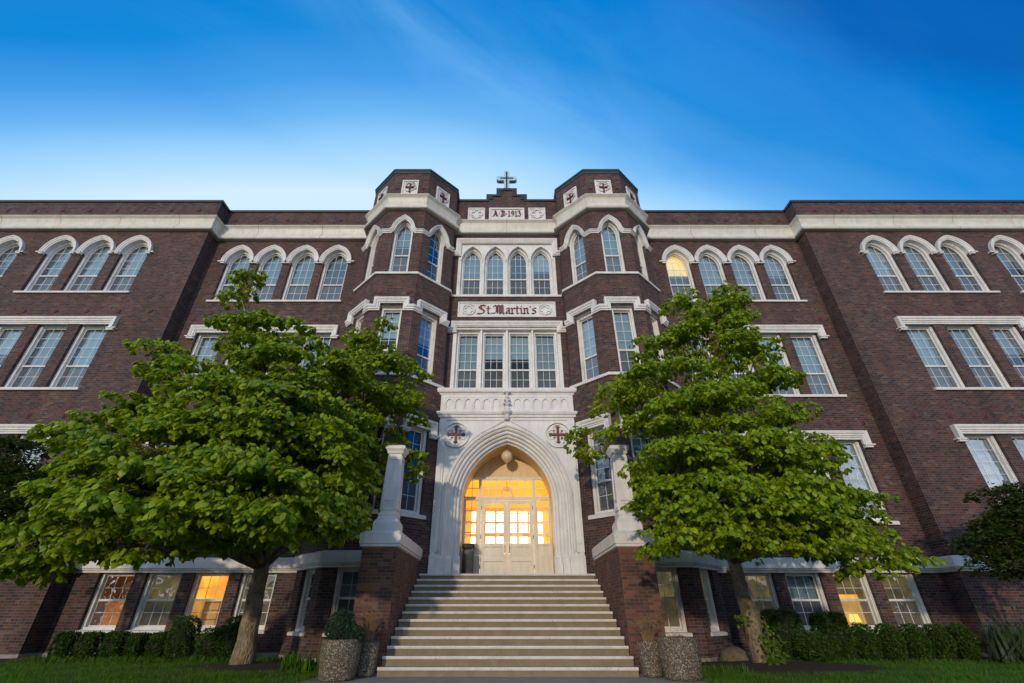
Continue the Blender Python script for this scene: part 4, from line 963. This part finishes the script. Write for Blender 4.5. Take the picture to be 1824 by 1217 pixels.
# ------------------------------------------------------------------ entrance steps
st = thing('entrance_steps', 'broad tan concrete steps with white nosings climbing to the arched doorway', 'stairs', (0, 11.02, 0))
RISE, TREAD, Y0 = .16, .326, 11.02
for k in range(13):
    y = Y0 + TREAD * k - 11.02; zt = RISE * (k + 1); hx = 2.56
    m = MB(); y2 = y + TREAD + .02 if k < 12 else YB - 11.02 - .09
    m.box(-hx, hx, y + .02, y2, 0.001 if k == 0 else zt - RISE - .03, zt - .012)
    if k == 12: pass
    o = m.build('step' if k < 12 else 'landing', M['concrete'], st)
    m = MB(); m.grid([[(x, y - .005, zt - .05), (x, y - .012, zt - .02), (x, y - .004, zt), (x, y + .075, zt + .001), (x, y + .075, zt - .0125), (x, y + .019, zt - .0125), (x, y + .019, zt - .05)] for x in (-hx, hx)], closed=True, caps=True)
    m.build('nosing', M['nosing'], o, smooth=False)
for s in (-1, 1):
    x0, x1 = sorted((s * 2.575, s * 3.38)); m = MB()
    m.box(x0, x1, 11.65 - 11.02, 14.9 - 11.02, 0, 2.41)
    for i, uvs in enumerate(m.uv): m.uv[i] = [(a + .03, b) for a, b in uvs]
    ck = m.build('cheek_wall', M['brick_stair'], st)
    m = MB(); xa, xb = (x0, x1)
    def ring_(e, z, f=None): f = e if f is None else f; return [(xa - e, .63 - f, z), (xb + e, .63 - f, z), (xb + e, 3.75, z), (xa - e, 3.75, z)]
    m.grid([ring_(.01, 2.40), ring_(.05, 2.42), ring_(.05, 2.475), ring_(.075, 2.48), ring_(.085, 2.70), ring_(.02, 2.765)], closed=True, caps=True)
    m.build('coping', M['white'], ck)

# pedestals on the stair walls
for s, lab in ((-1, 'white stone pedestal on the left stair wall, half behind the bigger tree'), (1, 'white stone pedestal on the right stair wall, partly hidden by leaves')):
    p = thing('stone_pedestal', lab, 'pedestal', (s * 2.93, 12.0, 2.766), 0, 'stone pedestals flanking the steps')
    def sq(h, z, c=0): return [(-h, -h, z), (h, -h, z), (h, h, z), (-h, h, z)]
    m = MB(); m.grid([sq(.30, 0), sq(.30, .18), sq(.28, .23), sq(.235, .29), sq(.215, .36), sq(.225, .38), sq(.225, .43)], closed=True, caps=True); m.build('base', M['white'], p)
    m = MB(); m.grid([sq(.195, .43), sq(.165, 1.9)], closed=True)
    for q in range(4):
        ca, sa = math.cos(R(90 * q)), math.sin(R(90 * q))
        def T(x, y, z): return (x * ca - y * sa, x * sa + y * ca, z)
        def hb(z): return .195 - .03 * (z - .43) / 1.47
        for a, b, c_, d_ in ((-1, -.62, .5, 1.85), (.62, 1, .5, 1.85), (-.62, .62, 1.75, 1.85), (-.62, .62, .72, .80), (-.62, .62, .5, .56)):
            o = .022; m.grid([[T(a * hb(c_), -hb(c_) - o, c_), T(b * hb(c_), -hb(c_) - o, c_)], [T(a * hb(d_), -hb(d_) - o, d_), T(b * hb(d_), -hb(d_) - o, d_)]])
            for e in (a, b): m.grid([[T(e * hb(c_), -hb(c_) - o, c_), T(e * hb(c_), -hb(c_), c_)], [T(e * hb(d_), -hb(d_) - o, d_), T(e * hb(d_), -hb(d_), d_)]])
            for e in (c_, d_): m.grid([[T(a * hb(e), -hb(e) - o, e), T(b * hb(e), -hb(e) - o, e)], [T(a * hb(e), -hb(e), e), T(b * hb(e), -hb(e), e)]])
        for i in range(4): x = -.075 + .05 * i; P = [T(x - .011, -.21, .58), T(x + .011, -.21, .58), T(x + .011, -.2, .58), T(x - .011, -.2, .58)]; P2 = [(a, b, .70) for a, b, c in P]; m.grid([P, P2], closed=True, caps=True)
    m.build('shaft', M['white'], p)
    m = MB(); m.grid([sq(.18, 1.9), sq(.205, 1.93), sq(.205, 1.95), sq(.23, 2.0), sq(.25, 2.03), sq(.25, 2.10), sq(.18, 2.14)], closed=True, caps=True); m.build('cap', M['white'], p)

# trash can and sign on the landing
t = thing('trash_can', 'black square litter bin standing in the left corner of the porch', 'trash can', (-1.24, 16.12, 2.082))
def rsq(h, z, r=.03):
    out = []
    for cx_, cy_, a0 in ((h - r, -h + r, -90), (h - r, h - r, 0), (-h + r, h - r, 90), (-h + r, -h + r, 180)):
        for a in (0, 30, 60, 90): out.append((cx_ + r * math.cos(R(a0 + a)), cy_ + r * math.sin(R(a0 + a)), z))
    return out
m = MB(); m.grid([rsq(.155, 0), rsq(.17, .02), rsq(.18, .70), rsq(.18, .72)], closed=True, caps=True); m.build('body', M['black'], t, smooth=True)
m = MB(); m.grid([rsq(.19, .80), rsq(.195, .82), rsq(.195, .90), rsq(.17, .93)], closed=True, caps=True)
for a in (-1, 1):
    for b in (-1, 1): m.box(a * .15 - .015, a * .15 + .015, b * .15 - .015, b * .15 + .015, .721, .80)
m.build('lid', M['black'], t, smooth=True)
sg = thing('no_smoking_sign', 'small white sign with red no-smoking ring beside the left sidelight', 'sign', (-1.03, 16.61, 2.94))
m = MB(); m.box(-.08, .08, 0, .008, 0, .16); m.build('plate', M['white'], sg)
m = MB(); fz = Frame(0, 0); ringquad(m, fz, 0, .08, .045, .06, .001, .004, 24); m.grid([[fz.p(x, z, .0045) for x, z in ((-.04, .115), (-.03, .122))], [fz.p(x, z, .0045) for x, z in ((.03, .04), (.04, .047))]]); m.build('ring_symbol', M['red'], sg)
m = MB(); m.box(-.035, .03, -.003, -.001, .072, .084); m.build('cigarette_symbol', M['black'], sg)

# ------------------------------------------------------------------ ground
g = MB(); g.face([(-600, -600, 0), (600, -600, 0), (600, 600, 0), (-600, 600, 0)]); o = g.build('ground', M['lawn']); tag(o, kind='structure')
g = MB(); g.box(-3.75, 3.55, 2.0, 12.3, -.1, .008); o = g.build('pavement', M['paving']); tag(o, kind='structure')
def mound(name, cx, cy, rx, ry, h, matn):
    g = MB(); rows = []; rr = random.Random(cx)
    for k in range(9):
        t_ = k / 8; z = h * math.cos(t_ * math.pi / 2) ** .8 + .004
        rows.append([(cx + rx * t_ * math.cos(2 * math.pi * a / 40) * (1 + .1 * math.sin(3 * a / 6.4 + cx)), cy + ry * t_ * math.sin(2 * math.pi * a / 40), z + (rr.uniform(-.015, .015) if k < 8 else -.02)) for a in range(40)])
    g.grid(rows, closed=True); o = g.build(name, M[matn], smooth='all'); tag(o, kind='structure'); return o
mound('mulch_bed', -5.3, 13.0, 2.4, 1.0, .09, 'soil'); mound('mulch_bed', 6.1, 12.8, 2.7, 1.25, .12, 'soil')
mound('planting_bed', -10.2, 14.9, 5.5, .75, .05, 'soil'); mound('planting_bed', 11.5, 14.9, 5.8, .75, .07, 'soil')
# ------------------------------------------------------------------ foliage helpers
LEAF = np.array([(0, 0, 0), (.0, .5, .03), (0, 1.0, -.16), (-.30, .22, -.06), (-.40, .58, -.13), (.30, .22, -.06), (.40, .58, -.13)])
LEAFF = np.array([(0, 1, 3), (1, 4, 3), (1, 2, 4), (0, 5, 1), (1, 5, 6), (1, 6, 2)])
def leaves_mesh(name, pos, yaw, pitch, roll, size, matn, parent=None, loc=(0, 0, 0), leaf=LEAF, lf=LEAFF, tone=None, wid=1.0):
    n = len(pos); k = len(leaf)
    cy, sy = np.cos(yaw), np.sin(yaw); cp_, sp_ = np.cos(pitch), np.sin(pitch); cr, sr = np.cos(roll), np.sin(roll)
    P = leaf[None] * size[:, None, None] * np.array([wid, 1, 1])
    x, y, z = P[..., 0], P[..., 1], P[..., 2]
    x, z = x * cr[:, None] + z * sr[:, None], -x * sr[:, None] + z * cr[:, None]
    y, z = y * cp_[:, None] - z * sp_[:, None], y * sp_[:, None] + z * cp_[:, None]
    x, y = x * cy[:, None] - y * sy[:, None], x * sy[:, None] + y * cy[:, None]
    V = np.stack([x, y, z], -1) + pos[:, None]
    V = V.reshape(-1, 3); F = (lf[None] + (np.arange(n) * k)[:, None, None]).reshape(-1, lf.shape[1])
    me = bpy.data.meshes.new(name); me.vertices.add(len(V)); me.vertices.foreach_set('co', V.ravel().astype(np.float32))
    m_ = lf.shape[1]; me.loops.add(F.size); me.loops.foreach_set('vertex_index', F.ravel().astype(np.int32)); me.polygons.add(len(F))
    me.polygons.foreach_set('loop_start', (np.arange(len(F)) * m_).astype(np.int32)); me.polygons.foreach_set('loop_total', np.full(len(F), m_, np.int32))
    me.polygons.foreach_set('use_smooth', np.ones(len(F), bool)); me.update(calc_edges=True)
    at = me.attributes.new('tone', 'FLOAT', 'POINT'); tn = rng.random(n) if tone is None else tone; at.data.foreach_set('value', np.repeat(tn, k).astype(np.float32))
    me.materials.append(M[matn]); return link(name, me, parent, loc)
def curve_pts(a, b, sag, n=7, jit=.0, rr=random):
    a, b = Vector(a), Vector(b); out = []
    for i in range(n + 1):
        t_ = i / n; p = a.lerp(b, t_); p.z += sag * math.sin(t_ * math.pi); 
        if 0 < i < n: p += Vector([rr.uniform(-jit, jit) for _ in range(3)])
        out.append(p)
    return out
def tree(name, label, base, fork, lobes, leafmat, lsize, seed, dens=1.0, trunk_r=.25, padr=(.34, .66), leafwid=1.0, npl=5, droop=(-1.3, -.3)):
    rr = random.Random(seed); rg = np.random.default_rng(seed)
    root = thing(name, label, 'tree', base); B = Vector(base); tr = MB(); F = Vector(fork)
    tp = curve_pts((0, 0, -.1), F - B, 0, 8, .025, rr)
    tr.tube(tp, [trunk_r * (1.25 if i == 0 else 1.1 if i == 1 else 1.0 - .035 * i) for i in range(9)], 14)
    pads = []
    for (c, r3, npads) in lobes:
        c = Vector(c); r3 = Vector(r3)
        lp = curve_pts(F - B - Vector((0, 0, .15)), c - B - Vector((0, 0, r3.z * .3)), .12 * (c - F).length, 8, .06, rr)
        r0 = min(trunk_r * .42, .02 + .028 * (c - F).length ** .7); tr.tube(lp, [r0 * (1 - .85 * i / 8) for i in range(9)], 7)
        for _ in range(max(1, int(npads * dens))):
            while True:
                v = Vector([rr.gauss(0, 1) for _ in range(3)]); v.normalize(); q = rr.uniform(.45, 1.0) ** .5; v *= q
                break
            p = Vector((c.x + v.x * r3.x, c.y + v.y * r3.y, c.z + v.z * r3.z))
            pr = rr.uniform(*padr) * min(1, .35 + min(r3) * .75); pads.append((p, pr, v))
            k = rr.randint(3, 7); st_ = lp[k]; tr.tube(curve_pts(st_, p - B, .15, 5, .04, rr), [.018, .015, .012, .009, .007, .004], 5)
    tr.build('trunk', M['bark'], root, smooth='all')
    POS, YAW, PIT = [], [], []
    for p, pr, v in pads:
        m_ = int(26 * (pr / .6) ** 2 * 2.3); ang = rg.uniform(0, 2 * np.pi, m_); rad = np.sqrt(rg.uniform(0, 1, m_)) * pr
        x = rad * np.cos(ang); y = rad * np.sin(ang); tilt = .26
        z = -(rad / pr) ** 2 * pr * .28 + rg.normal(0, .045, m_) - tilt * (x * v.x + y * v.y)
        tw = np.stack([x, y, z], -1) + np.array(p - B)
        for j in range(npl):
            a = ang + rg.uniform(-np.pi, np.pi, m_) * .6 - np.pi / 2
            POS.append(tw + rg.normal(0, .02, (m_, 3)) + np.stack([-np.sin(a), np.cos(a), np.zeros(m_)], -1) * lsize * .25); YAW.append(a); PIT.append(rg.uniform(*droop, m_))
    POS = np.concatenate(POS); YAW = np.concatenate(YAW); PIT = np.concatenate(PIT); n = len(POS)
    leaves_mesh('crown', POS, YAW, PIT, rg.normal(0, .35, n), lsize * rg.uniform(.7, 1.2, n), leafmat, root, wid=leafwid)
    print(name, 'leaves', n, 'pads', len(pads))
    return root
LT = [((-7.35, 10.3, 8.8), (0.41, 0.35, 0.82), 6), ((-6.45, 10.3, 7.5), (1.12, 0.6, 0.74), 14), ((-5.69, 10.2, 6.44), (1.69, 0.8, 0.8), 22), ((-8.61, 9.8, 6.83), (0.63, 0.3, 0.19), 4), ((-7.43, 9.6, 5.97), (0.79, 0.6, 0.44), 8), ((-6.96, 9.2, 4.95), (1.33, 0.9, 0.59), 20), ((-8.24, 8.9, 4.39), (0.74, 0.7, 0.42), 13), ((-6.35, 8.4, 3.71), (1.47, 0.9, 0.59), 26), ((-5.31, 9.0, 4.61), (1.75, 0.9, 0.87), 30), ((-4.55, 11.3, 6.01), (1.5, 0.9, 1.22), 28), ((-3.9, 12.2, 8.49), (0.73, 0.6, 0.86), 9), ((-3.85, 12.2, 6.94), (1.4, 0.7, 1.0), 16), ((-3.53, 13.0, 5.68), (1.13, 0.5, 1.21), 18), ((-2.59, 13.1, 4.71), (0.22, 0.3, 0.55), 4), ((-3.7, 10.4, 3.7), (0.53, 0.6, 0.93), 18), ((-4.37, 9.8, 4.03), (1.09, 0.9, 1.05), 30), ((-7.4, 8.6, 3.14), (0.88, 0.8, 0.51), 18), ((-8.05, 8.8, 2.16), (0.75, 0.8, 0.39), 15), ((-5.85, 8.0, 2.8), (1.33, 0.9, 0.65), 28), ((-4.55, 8.0, 2.89), (1.24, 0.8, 0.7), 28), ((-3.75, 9.3, 2.82), (0.78, 0.7, 0.47), 18), ((-6.71, 8.9, 2.22), (1.26, 1.0, 0.28), 18), ((-8.62, 9.0, 1.77), (0.59, 0.6, 0.2), 7), ((-7.75, 11.5, 3.31), (2.97, 1.2, 0.91), 22), ((-6.67, 12.6, 5.04), (2.52, 1.0, 1.45), 18), ((-5.33, 9.6, 2.51), (1.21, 0.9, 0.31), 12)]
RT = [((6.21, 10.6, 8.92), (0.39, 0.3, 0.4), 4), ((5.09, 10.6, 8.53), (0.6, 0.4, 0.5), 6), ((6.2, 10.6, 8.24), (0.7, 0.5, 0.53), 7), ((5.35, 10.5, 7.27), (1.42, 0.7, 0.73), 16), ((3.58, 10.3, 6.99), (0.29, 0.3, 0.27), 3), ((4.09, 10.2, 5.97), (1.66, 0.8, 0.58), 18), ((6.33, 10.5, 6.6), (0.8, 0.7, 0.66), 9), ((3.16, 11.5, 6.18), (0.69, 0.6, 0.4), 6), ((6.7, 10.3, 5.35), (0.65, 0.6, 0.29), 6), ((4.64, 9.7, 5.03), (1.78, 0.9, 0.57), 22), ((2.48, 12.95, 5.41), (0.62, 0.3, 0.57), 7), ((2.94, 10.6, 4.96), (0.68, 0.5, 0.28), 6), ((3.48, 9.4, 3.79), (0.87, 0.9, 0.53), 16), ((4.57, 9.3, 3.87), (1.27, 0.9, 0.59), 22), ((6.23, 9.8, 3.9), (0.85, 0.8, 0.51), 12), ((3.19, 9.4, 3.11), (0.54, 0.7, 0.43), 10), ((3.88, 9.0, 2.92), (1.12, 0.9, 0.56), 24), ((5.17, 9.2, 2.96), (1.2, 0.9, 0.52), 20), ((6.35, 9.8, 3.03), (0.52, 0.7, 0.42), 10), ((3.03, 9.2, 2.3), (0.5, 0.7, 0.19), 8), ((4.21, 9.0, 2.32), (1.08, 0.8, 0.27), 15), ((5.73, 9.4, 2.38), (1.18, 0.9, 0.35), 16), ((7.25, 10.0, 2.34), (0.74, 0.6, 0.27), 9), ((8.12, 10.2, 2.05), (0.36, 0.35, 0.1), 4), ((6.24, 12.6, 5.04), (2.36, 1.1, 1.45), 18), ((7.22, 12.4, 3.49), (2.18, 1.1, 0.98), 18), ((7.24, 10.0, 1.9), (0.66, 0.5, 0.18), 6), ((3.81, 11.5, 6.43), (0.93, 0.7, 1.02), 6)]
ML = [((-12.39, 11.5, 4.4), (0.78, 0.7, 0.64), 14), ((-11.33, 11.5, 3.44), (0.75, 0.8, 0.79), 14), ((-12.74, 11.5, 3.31), (1.22, 1.0, 1.17), 10), ((-11.32, 11.5, 2.44), (0.78, 0.8, 0.6), 12)]
MR = [((12.58, 12.0, 3.71), (0.5, 0.5, 0.28), 6), ((12.72, 12.0, 3.08), (0.97, 0.8, 0.42), 14), ((11.67, 12.0, 2.57), (0.68, 0.6, 0.3), 10), ((12.24, 12.0, 2.14), (1.13, 0.8, 0.29), 12), ((13.59, 12.0, 3.15), (0.97, 0.9, 0.92), 10)]
LT += [((-8.6, 13.2, 4.2), (1.3, .9, .8), 8), ((-5.4, 14.0, 4.4), (1.3, .7, .8), 8)]
RT += [((4.4, 13.6, 4.4), (1.1, .8, .8), 7), ((8.2, 13.2, 3.6), (1.2, .9, .6), 7)]
tree('dogwood_tree', 'big spreading green dogwood tree left of the steps, the wider and nearer of the two', (-6.11, 12.9, .07), (-6.08, 12.6, 2.2), LT, 'leaf', .128, 11, dens=1.3, trunk_r=.235)
tree('dogwood_tree', 'green dogwood tree right of the steps with leafy vine on its leaning trunk', (5.80, 12.7, .1), (5.48, 12.3, 2.3), RT, 'leaf', .108, 23, dens=1.55, trunk_r=.195)
tree('maple_tree', 'dark reddish green maple at the far left edge', (-12.6, 12.6, .03), (-12.3, 12.3, 1.3), ML, 'leaf_maple', .08, 31, dens=3.2, trunk_r=.10, droop=(-.4, .3))
tree('maple_tree', 'dark reddish green maple at the far right edge', (13.6, 12.8, .03), (13.3, 12.5, 1.2), MR, 'leaf_maple', .08, 37, dens=3.8, trunk_r=.10, droop=(-.4, .3))


# ------------------------------------------------------------------ shrubs
def shrub(name, label, loc, r3, group=None, box=.0, matn='leaf_box', ls=.040, n=3400, seed=1, cat='shrub', parts=None):
    root = thing(name, label, cat, loc, 0, group); rg = np.random.default_rng(seed); P = []; 
    for (dx, dy, dz, a, b, c) in (parts or [(0, 0, r3[2], *r3)]):
        k = int(n * (a * b * c / (r3[0] * r3[1] * r3[2])) ** .667); v = rg.normal(size=(k, 3)); v /= np.linalg.norm(v, axis=1)[:, None]
        e = 1 - box * .55; v = np.sign(v) * np.abs(v) ** e; v *= (1 + .05 * np.sin(v[:, :1] * 9 + seed) + .05 * np.cos(v[:, 2:] * 7)) * rg.uniform(.86, 1.03, (k, 1)) ** .7
        q = v * np.array([a, b, c]) + np.array([dx, dy, dz]); P.append(q)
    P = np.concatenate(P); P = P[P[:, 2] > -.02]; n_ = len(P)
    leaves_mesh('foliage', P, rg.uniform(0, 2 * np.pi, n_), rg.uniform(-.6, 1.2, n_), rg.normal(0, .6, n_), ls * rg.uniform(.7, 1.4, n_), matn, root)
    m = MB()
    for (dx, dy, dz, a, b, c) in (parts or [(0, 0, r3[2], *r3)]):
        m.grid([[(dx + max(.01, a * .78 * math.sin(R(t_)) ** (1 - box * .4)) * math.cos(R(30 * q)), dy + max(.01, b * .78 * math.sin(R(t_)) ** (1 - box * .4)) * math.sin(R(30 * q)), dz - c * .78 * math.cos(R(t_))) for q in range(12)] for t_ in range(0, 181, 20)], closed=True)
    m.build('stem', M['core'], root, smooth='all'); return root  # dark solid core filling the foliage, not real stems
M['core2'] = plain('distant foliage', (0.03, 0.05, 0.015), .95, 0, .6, .8, .8)
M['core'] = plain('dark shrub core', (0.010, 0.016, 0.006), .95, 0, .3, 10, 0)

HX = [(-11.74, .235, .30), (-11.08, .24, .30), (-10.40, .245, .31), (-9.81, .17, .29), (-9.22, .215, .30)]
HL = ['leftmost clipped square bush in the row by the left basement wall', 'second clipped bush from the left end of the left row', 'middle clipped bush of the five low ones on the left', 'narrowest low clipped bush of the left row', 'fifth low clipped bush, next to the tall one under the lit window']
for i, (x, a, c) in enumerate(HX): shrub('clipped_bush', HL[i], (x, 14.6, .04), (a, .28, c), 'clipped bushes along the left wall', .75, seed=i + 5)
shrub('clipped_bush', 'tall clipped bush in front of the brightly lit left basement window', (-8.55, 14.4, .04), (.36, .32, .48), 'clipped bushes along the left wall', .5, seed=31, n=3600)
shrub('clipped_bush', 'two-humped bush behind the left tree trunk', (-7.45, 14.35, .04), (.5, .36, .40), 'clipped bushes along the left wall', .3, seed=32, n=3600, parts=[(-.22, 0, .36, .40, .34, .36), (.26, 0, .48, .34, .33, .48)])
HX = [(7.34, .50, .56, 'large square bush beside the vine-covered trunk on the right'), (8.62, .44, .52, 'second large square bush of the right row'), (9.42, .27, .38, 'round bush just right of the two large square ones'), (10.08, .27, .38, 'round bush below the basement window with the lit table lamp'), (10.73, .265, .38, 'middle bush of the round ones in the right row'), (11.37, .265, .38, 'last but one round bush of the right row'), (12.0, .265, .38, 'round bush at the right end, next to the iris leaves')]
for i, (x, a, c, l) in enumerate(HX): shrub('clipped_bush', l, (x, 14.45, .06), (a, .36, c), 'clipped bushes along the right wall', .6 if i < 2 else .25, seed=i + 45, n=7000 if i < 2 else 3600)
shrub('clipped_bush', 'low bush between the right trunk and the big square bush', (7.75, 13.95, .06), (.42, .3, .3), 'clipped bushes along the right wall', .2, seed=60)
# iris leaves, weeds and grass tufts: strap blades
STRAP = np.array([(-.05, 0, 0), (.05, 0, 0), (-.055, .4, .02), (.055, .4, .02), (-.04, .75, -.02), (.04, .75, -.02), (0, 1.0, -.12)]); STRF = np.array([(0, 1, 3), (0, 3, 2), (2, 3, 5), (2, 5, 4), (4, 5, 6)])
def blades(name, P, size, matn, wid, lean, parent=None, rg=rng, loc=(0, 0, 0)):
    n = len(P); return leaves_mesh(name, P, rg.uniform(0, 2 * np.pi, n), np.pi / 2 - np.abs(rg.normal(0, lean, n)), rg.normal(0, .2, n), size, matn, parent, loc, STRAP, STRF, wid=wid)
for i, (x, y, r_, n, lab) in enumerate([(12.55, 13.9, .42, 90, 'nearer clump of iris leaves at the right end of the bushes'), (13.5, 14.2, .6, 110, 'clump of iris leaves at the right edge by the wing wall')]):
    root = thing('iris_clump', lab, 'plant', (x, y, .05)); rg = np.random.default_rng(i)
    P = np.stack([rg.normal(0, r_ * .55, n), rg.normal(0, r_ * .4, n), np.zeros(n)], -1); blades('leaf_blades', P, rg.uniform(.5, .95, n), 'iris', .75, .38, root, rg)
    m = MB()
    for k in range(5): xx = rg.normal(0, r_ * .5); m.tube([(xx, 0, 0), (xx + .04, .02, .6), (xx + .08, .0, 1.15)], [.008, .007, .004], 5); m.lathe([(.0, 0), (.025, .04), (.0, .10)], (xx + .08, 0, 1.12), 6, caps=False)
    m.build('flower_stalk', M['iris'], root)
# rock
rk = MB(); rows = []; rr = random.Random(4)
for k in range(7):
    t_ = k / 6 * math.pi / 2; rows.append([(.42 * math.cos(t_) * math.cos(a * .4488) * rr.uniform(.86, 1.1), .3 * math.cos(t_) * math.sin(a * .4488) * rr.uniform(.86, 1.1), .34 * math.sin(t_) * rr.uniform(.9, 1.05)) for a in range(14)])
rk.grid(rows, closed=True); o = rk.build('rock', M['rock'], loc=(5.55, 13.55, .05), smooth='all'); tag(o, 'mossy brown rock lying behind the right tree trunk', 'rock')
# vine on the right trunk
root = thing('vine', 'bright green vine climbing the leaning right tree trunk', 'vine', (5.80, 12.45, .1)); rg = np.random.default_rng(8); P = []; m = MB()
for (dx, z0, z1, n) in ((.22, .05, .5, 60), (.12, .25, .85, 40), (-.22, .75, 1.0, 28), (-.05, .9, 1.5, 22), (-.2, 1.6, 1.9, 14), (.15, .05, .3, 40)):
    m.tube([(dx * .6, -.05, z0 - .05), (dx * .8, -.12, (z0 + z1) / 2), (dx, -.08, z1)], .008, 5)
    P.append(np.stack([dx + rg.normal(0, .13, n) - .10 * z1, -.1 + rg.normal(0, .06, n), rg.uniform(z0, z1, n)], -1))
m.build('stem', M['bark'], root); P = np.concatenate(P); n = len(P); leaves_mesh('foliage', P, rg.uniform(-3.9, -2.3, n), rg.uniform(-1.1, -.2, n), rg.normal(0, .3, n), rg.uniform(.06, .11, n), 'vine', root)

# ------------------------------------------------------------------ planters
def planter(lab, x, y, rt, rb, h, bulge):
    p = thing('aggregate_planter', lab, 'planter', (x, y, .008), 0, 'pebble concrete planters'); m = MB()
    m.lathe([(rb * .8, 0), (rb, .02), (rb * 1.02, .06), (rb + (rt - rb) * .5 + bulge, h * .5), (rt, h - .03), (rt - .01, h), (rt - .05, h), (rt - .06, h - .08)], n=36, caps=False); m.build('pot', M['agg'], p, smooth='all')
    m = MB(); m.lathe([(rt - .05, h - .07), (0, h - .05)], n=24, caps=False); m.build('soil', M['soil'], p); return p
planter('large pebbled planter with a green shrub, left of the steps', -3.17, 10.48, .37, .32, .64, .02)
planter('smaller pebbled planter with tall dry stems, left of the steps', -2.80, 11.02, .225, .185, .57, .01)
planter('smaller pebbled planter with dry stems, right of the steps', 2.83, 11.02, .235, .19, .59, .01)
planter('large pebbled planter with only dead stubble, right of the steps', 3.27, 10.55, .38, .33, .67, .02)
shrub('potted_shrub', 'dark green double-domed shrub growing in the large left planter', (-3.17, 10.48, .59), (.34, .3, .3), None, 0, 'leaf_box2', .030, 3000, 71, 'shrub', [(-.06, 0, .22, .29, .28, .31), (.24, .0, .10, .17, .2, .17)])
def dry(lab, x, y, z, n, h, sp, seed):
    root = thing('dry_plant', lab, 'dead plant', (x, y, z)); m = MB(); rr = random.Random(seed)
    for k in range(n):
        a = rr.uniform(0, 6.28); l = h * rr.uniform(.5, 1); px_, py_ = math.cos(a) * sp, math.sin(a) * sp; q = rr.uniform(.3, 1)
        p0 = (px_ * .25, py_ * .25, 0); p1 = (px_ * .5 * q, py_ * .5 * q, l * .55); p2 = (px_ * q, py_ * q, l); m.tube([p0, p1, p2], [.0055, .004, .0025], 4, caps=False)
        for j in range(6):
            b = rr.uniform(0, 6.28); t_ = rr.uniform(.35, 1); c = [p1[i] + (p2[i] - p1[i]) * t_ for i in range(3)]
            m.tube([c, (c[0] + math.cos(b) * .08 * h * 2, c[1] + math.sin(b) * .08 * h, c[2] + rr.uniform(.01, .1) * h)], [.0035, .002], 3, caps=False)
    m.build('stems', M['twig'], root, fix=False)
dry('tall tangle of brown dead stems in the small left planter', -2.80, 11.02, .50, 46, .66, .26, 5)
dry('tangle of brown dead stems in the small right planter', 2.83, 11.02, .52, 42, .56, .28, 6)
dry('short brown stubble in the large right planter', 3.27, 10.55, .60, 40, .14, .22, 7)

# tree line across the lawn behind the viewer: what the low windows reflect
m = MB(); rr = random.Random(12)
for k in range(34):
    x = -130 + 8 * k + rr.uniform(-2, 2); y = -62 + rr.uniform(-5, 5); h = rr.uniform(7, 11); a = rr.uniform(4.5, 7)
    rows = []
    for t_ in range(9):
        ph = math.pi * t_ / 8; rows.append([(x + a * math.sin(ph) * math.cos(.5236 * q) * rr.uniform(.8, 1.12), y + a * math.sin(ph) * math.sin(.5236 * q) * rr.uniform(.8, 1.12), h * .5 * (1 - math.cos(ph)) * rr.uniform(.93, 1.03)) for q in range(12)])
    m.grid(rows, closed=True)
o = m.build('distant_wood', M['core2'], smooth='all'); tag(o, 'dark wood across the lawn that the low windows mirror', 'wood', kind='stuff')
# a few fallen leaves on the pavement
rg = np.random.default_rng(5); P = np.stack([rg.uniform(-2.6, 2.6, 26), rg.uniform(10.2, 11.0, 26), np.full(26, .02)], -1)
o = leaves_mesh('fallen_leaves', P, rg.uniform(0, 6.28, 26), rg.normal(0, .15, 26), rg.normal(0, .3, 26), rg.uniform(.03, .06, 26), 'leaf'); tag(o, 'few green leaves fallen on the pavement before the steps', 'leaves', kind='stuff')
# ------------------------------------------------------------------ lawn grass
rg = np.random.default_rng(99)
def lawn_patch(x0, x1, y0, y1, n, size):
    P = np.stack([rg.uniform(x0, x1, n), rg.uniform(y0, y1, n), np.zeros(n)], -1)
    bed = ((P[:, 0] + 5.3) / 2.3) ** 2 + ((P[:, 1] - 13.0) / 1.0) ** 2 < 1; bed |= ((P[:, 0] - 6.1) / 2.6) ** 2 + ((P[:, 1] - 12.8) / 1.2) ** 2 < 1
    keep = ~bed | (rg.random(n) < .04); keep &= ~((P[:, 0] > -3.7) & (P[:, 0] < 3.5) & (P[:, 1] < 12.2)); P = P[keep]; k = len(P)
    return P, size * rg.uniform(.5, 1.3, k) * (1 + .4 * np.sin(P[:, 0] * 3.1) * np.cos(P[:, 1] * 2.3))
A = [lawn_patch(-15, -3.6, 9.6, 14.2, 62000, .055), lawn_patch(3.4, 16, 9.6, 14.2, 62000, .055), lawn_patch(-12.5, -3.5, 13.9, 14.5, 5000, .13), lawn_patch(3.5, 13, 13.9, 14.4, 2500, .10), lawn_patch(-4.8, -3.5, 11.8, 13.8, 2500, .26), lawn_patch(3.8, 5.0, 11.4, 13.8, 1500, .16)]
P = np.concatenate([a[0] for a in A]); S = np.concatenate([a[1] for a in A]); o = blades('grass', P, S, 'grass', .9, .45, None, rg); tag(o, 'short mown lawn grass on both sides of the steps', 'grass', kind='stuff')
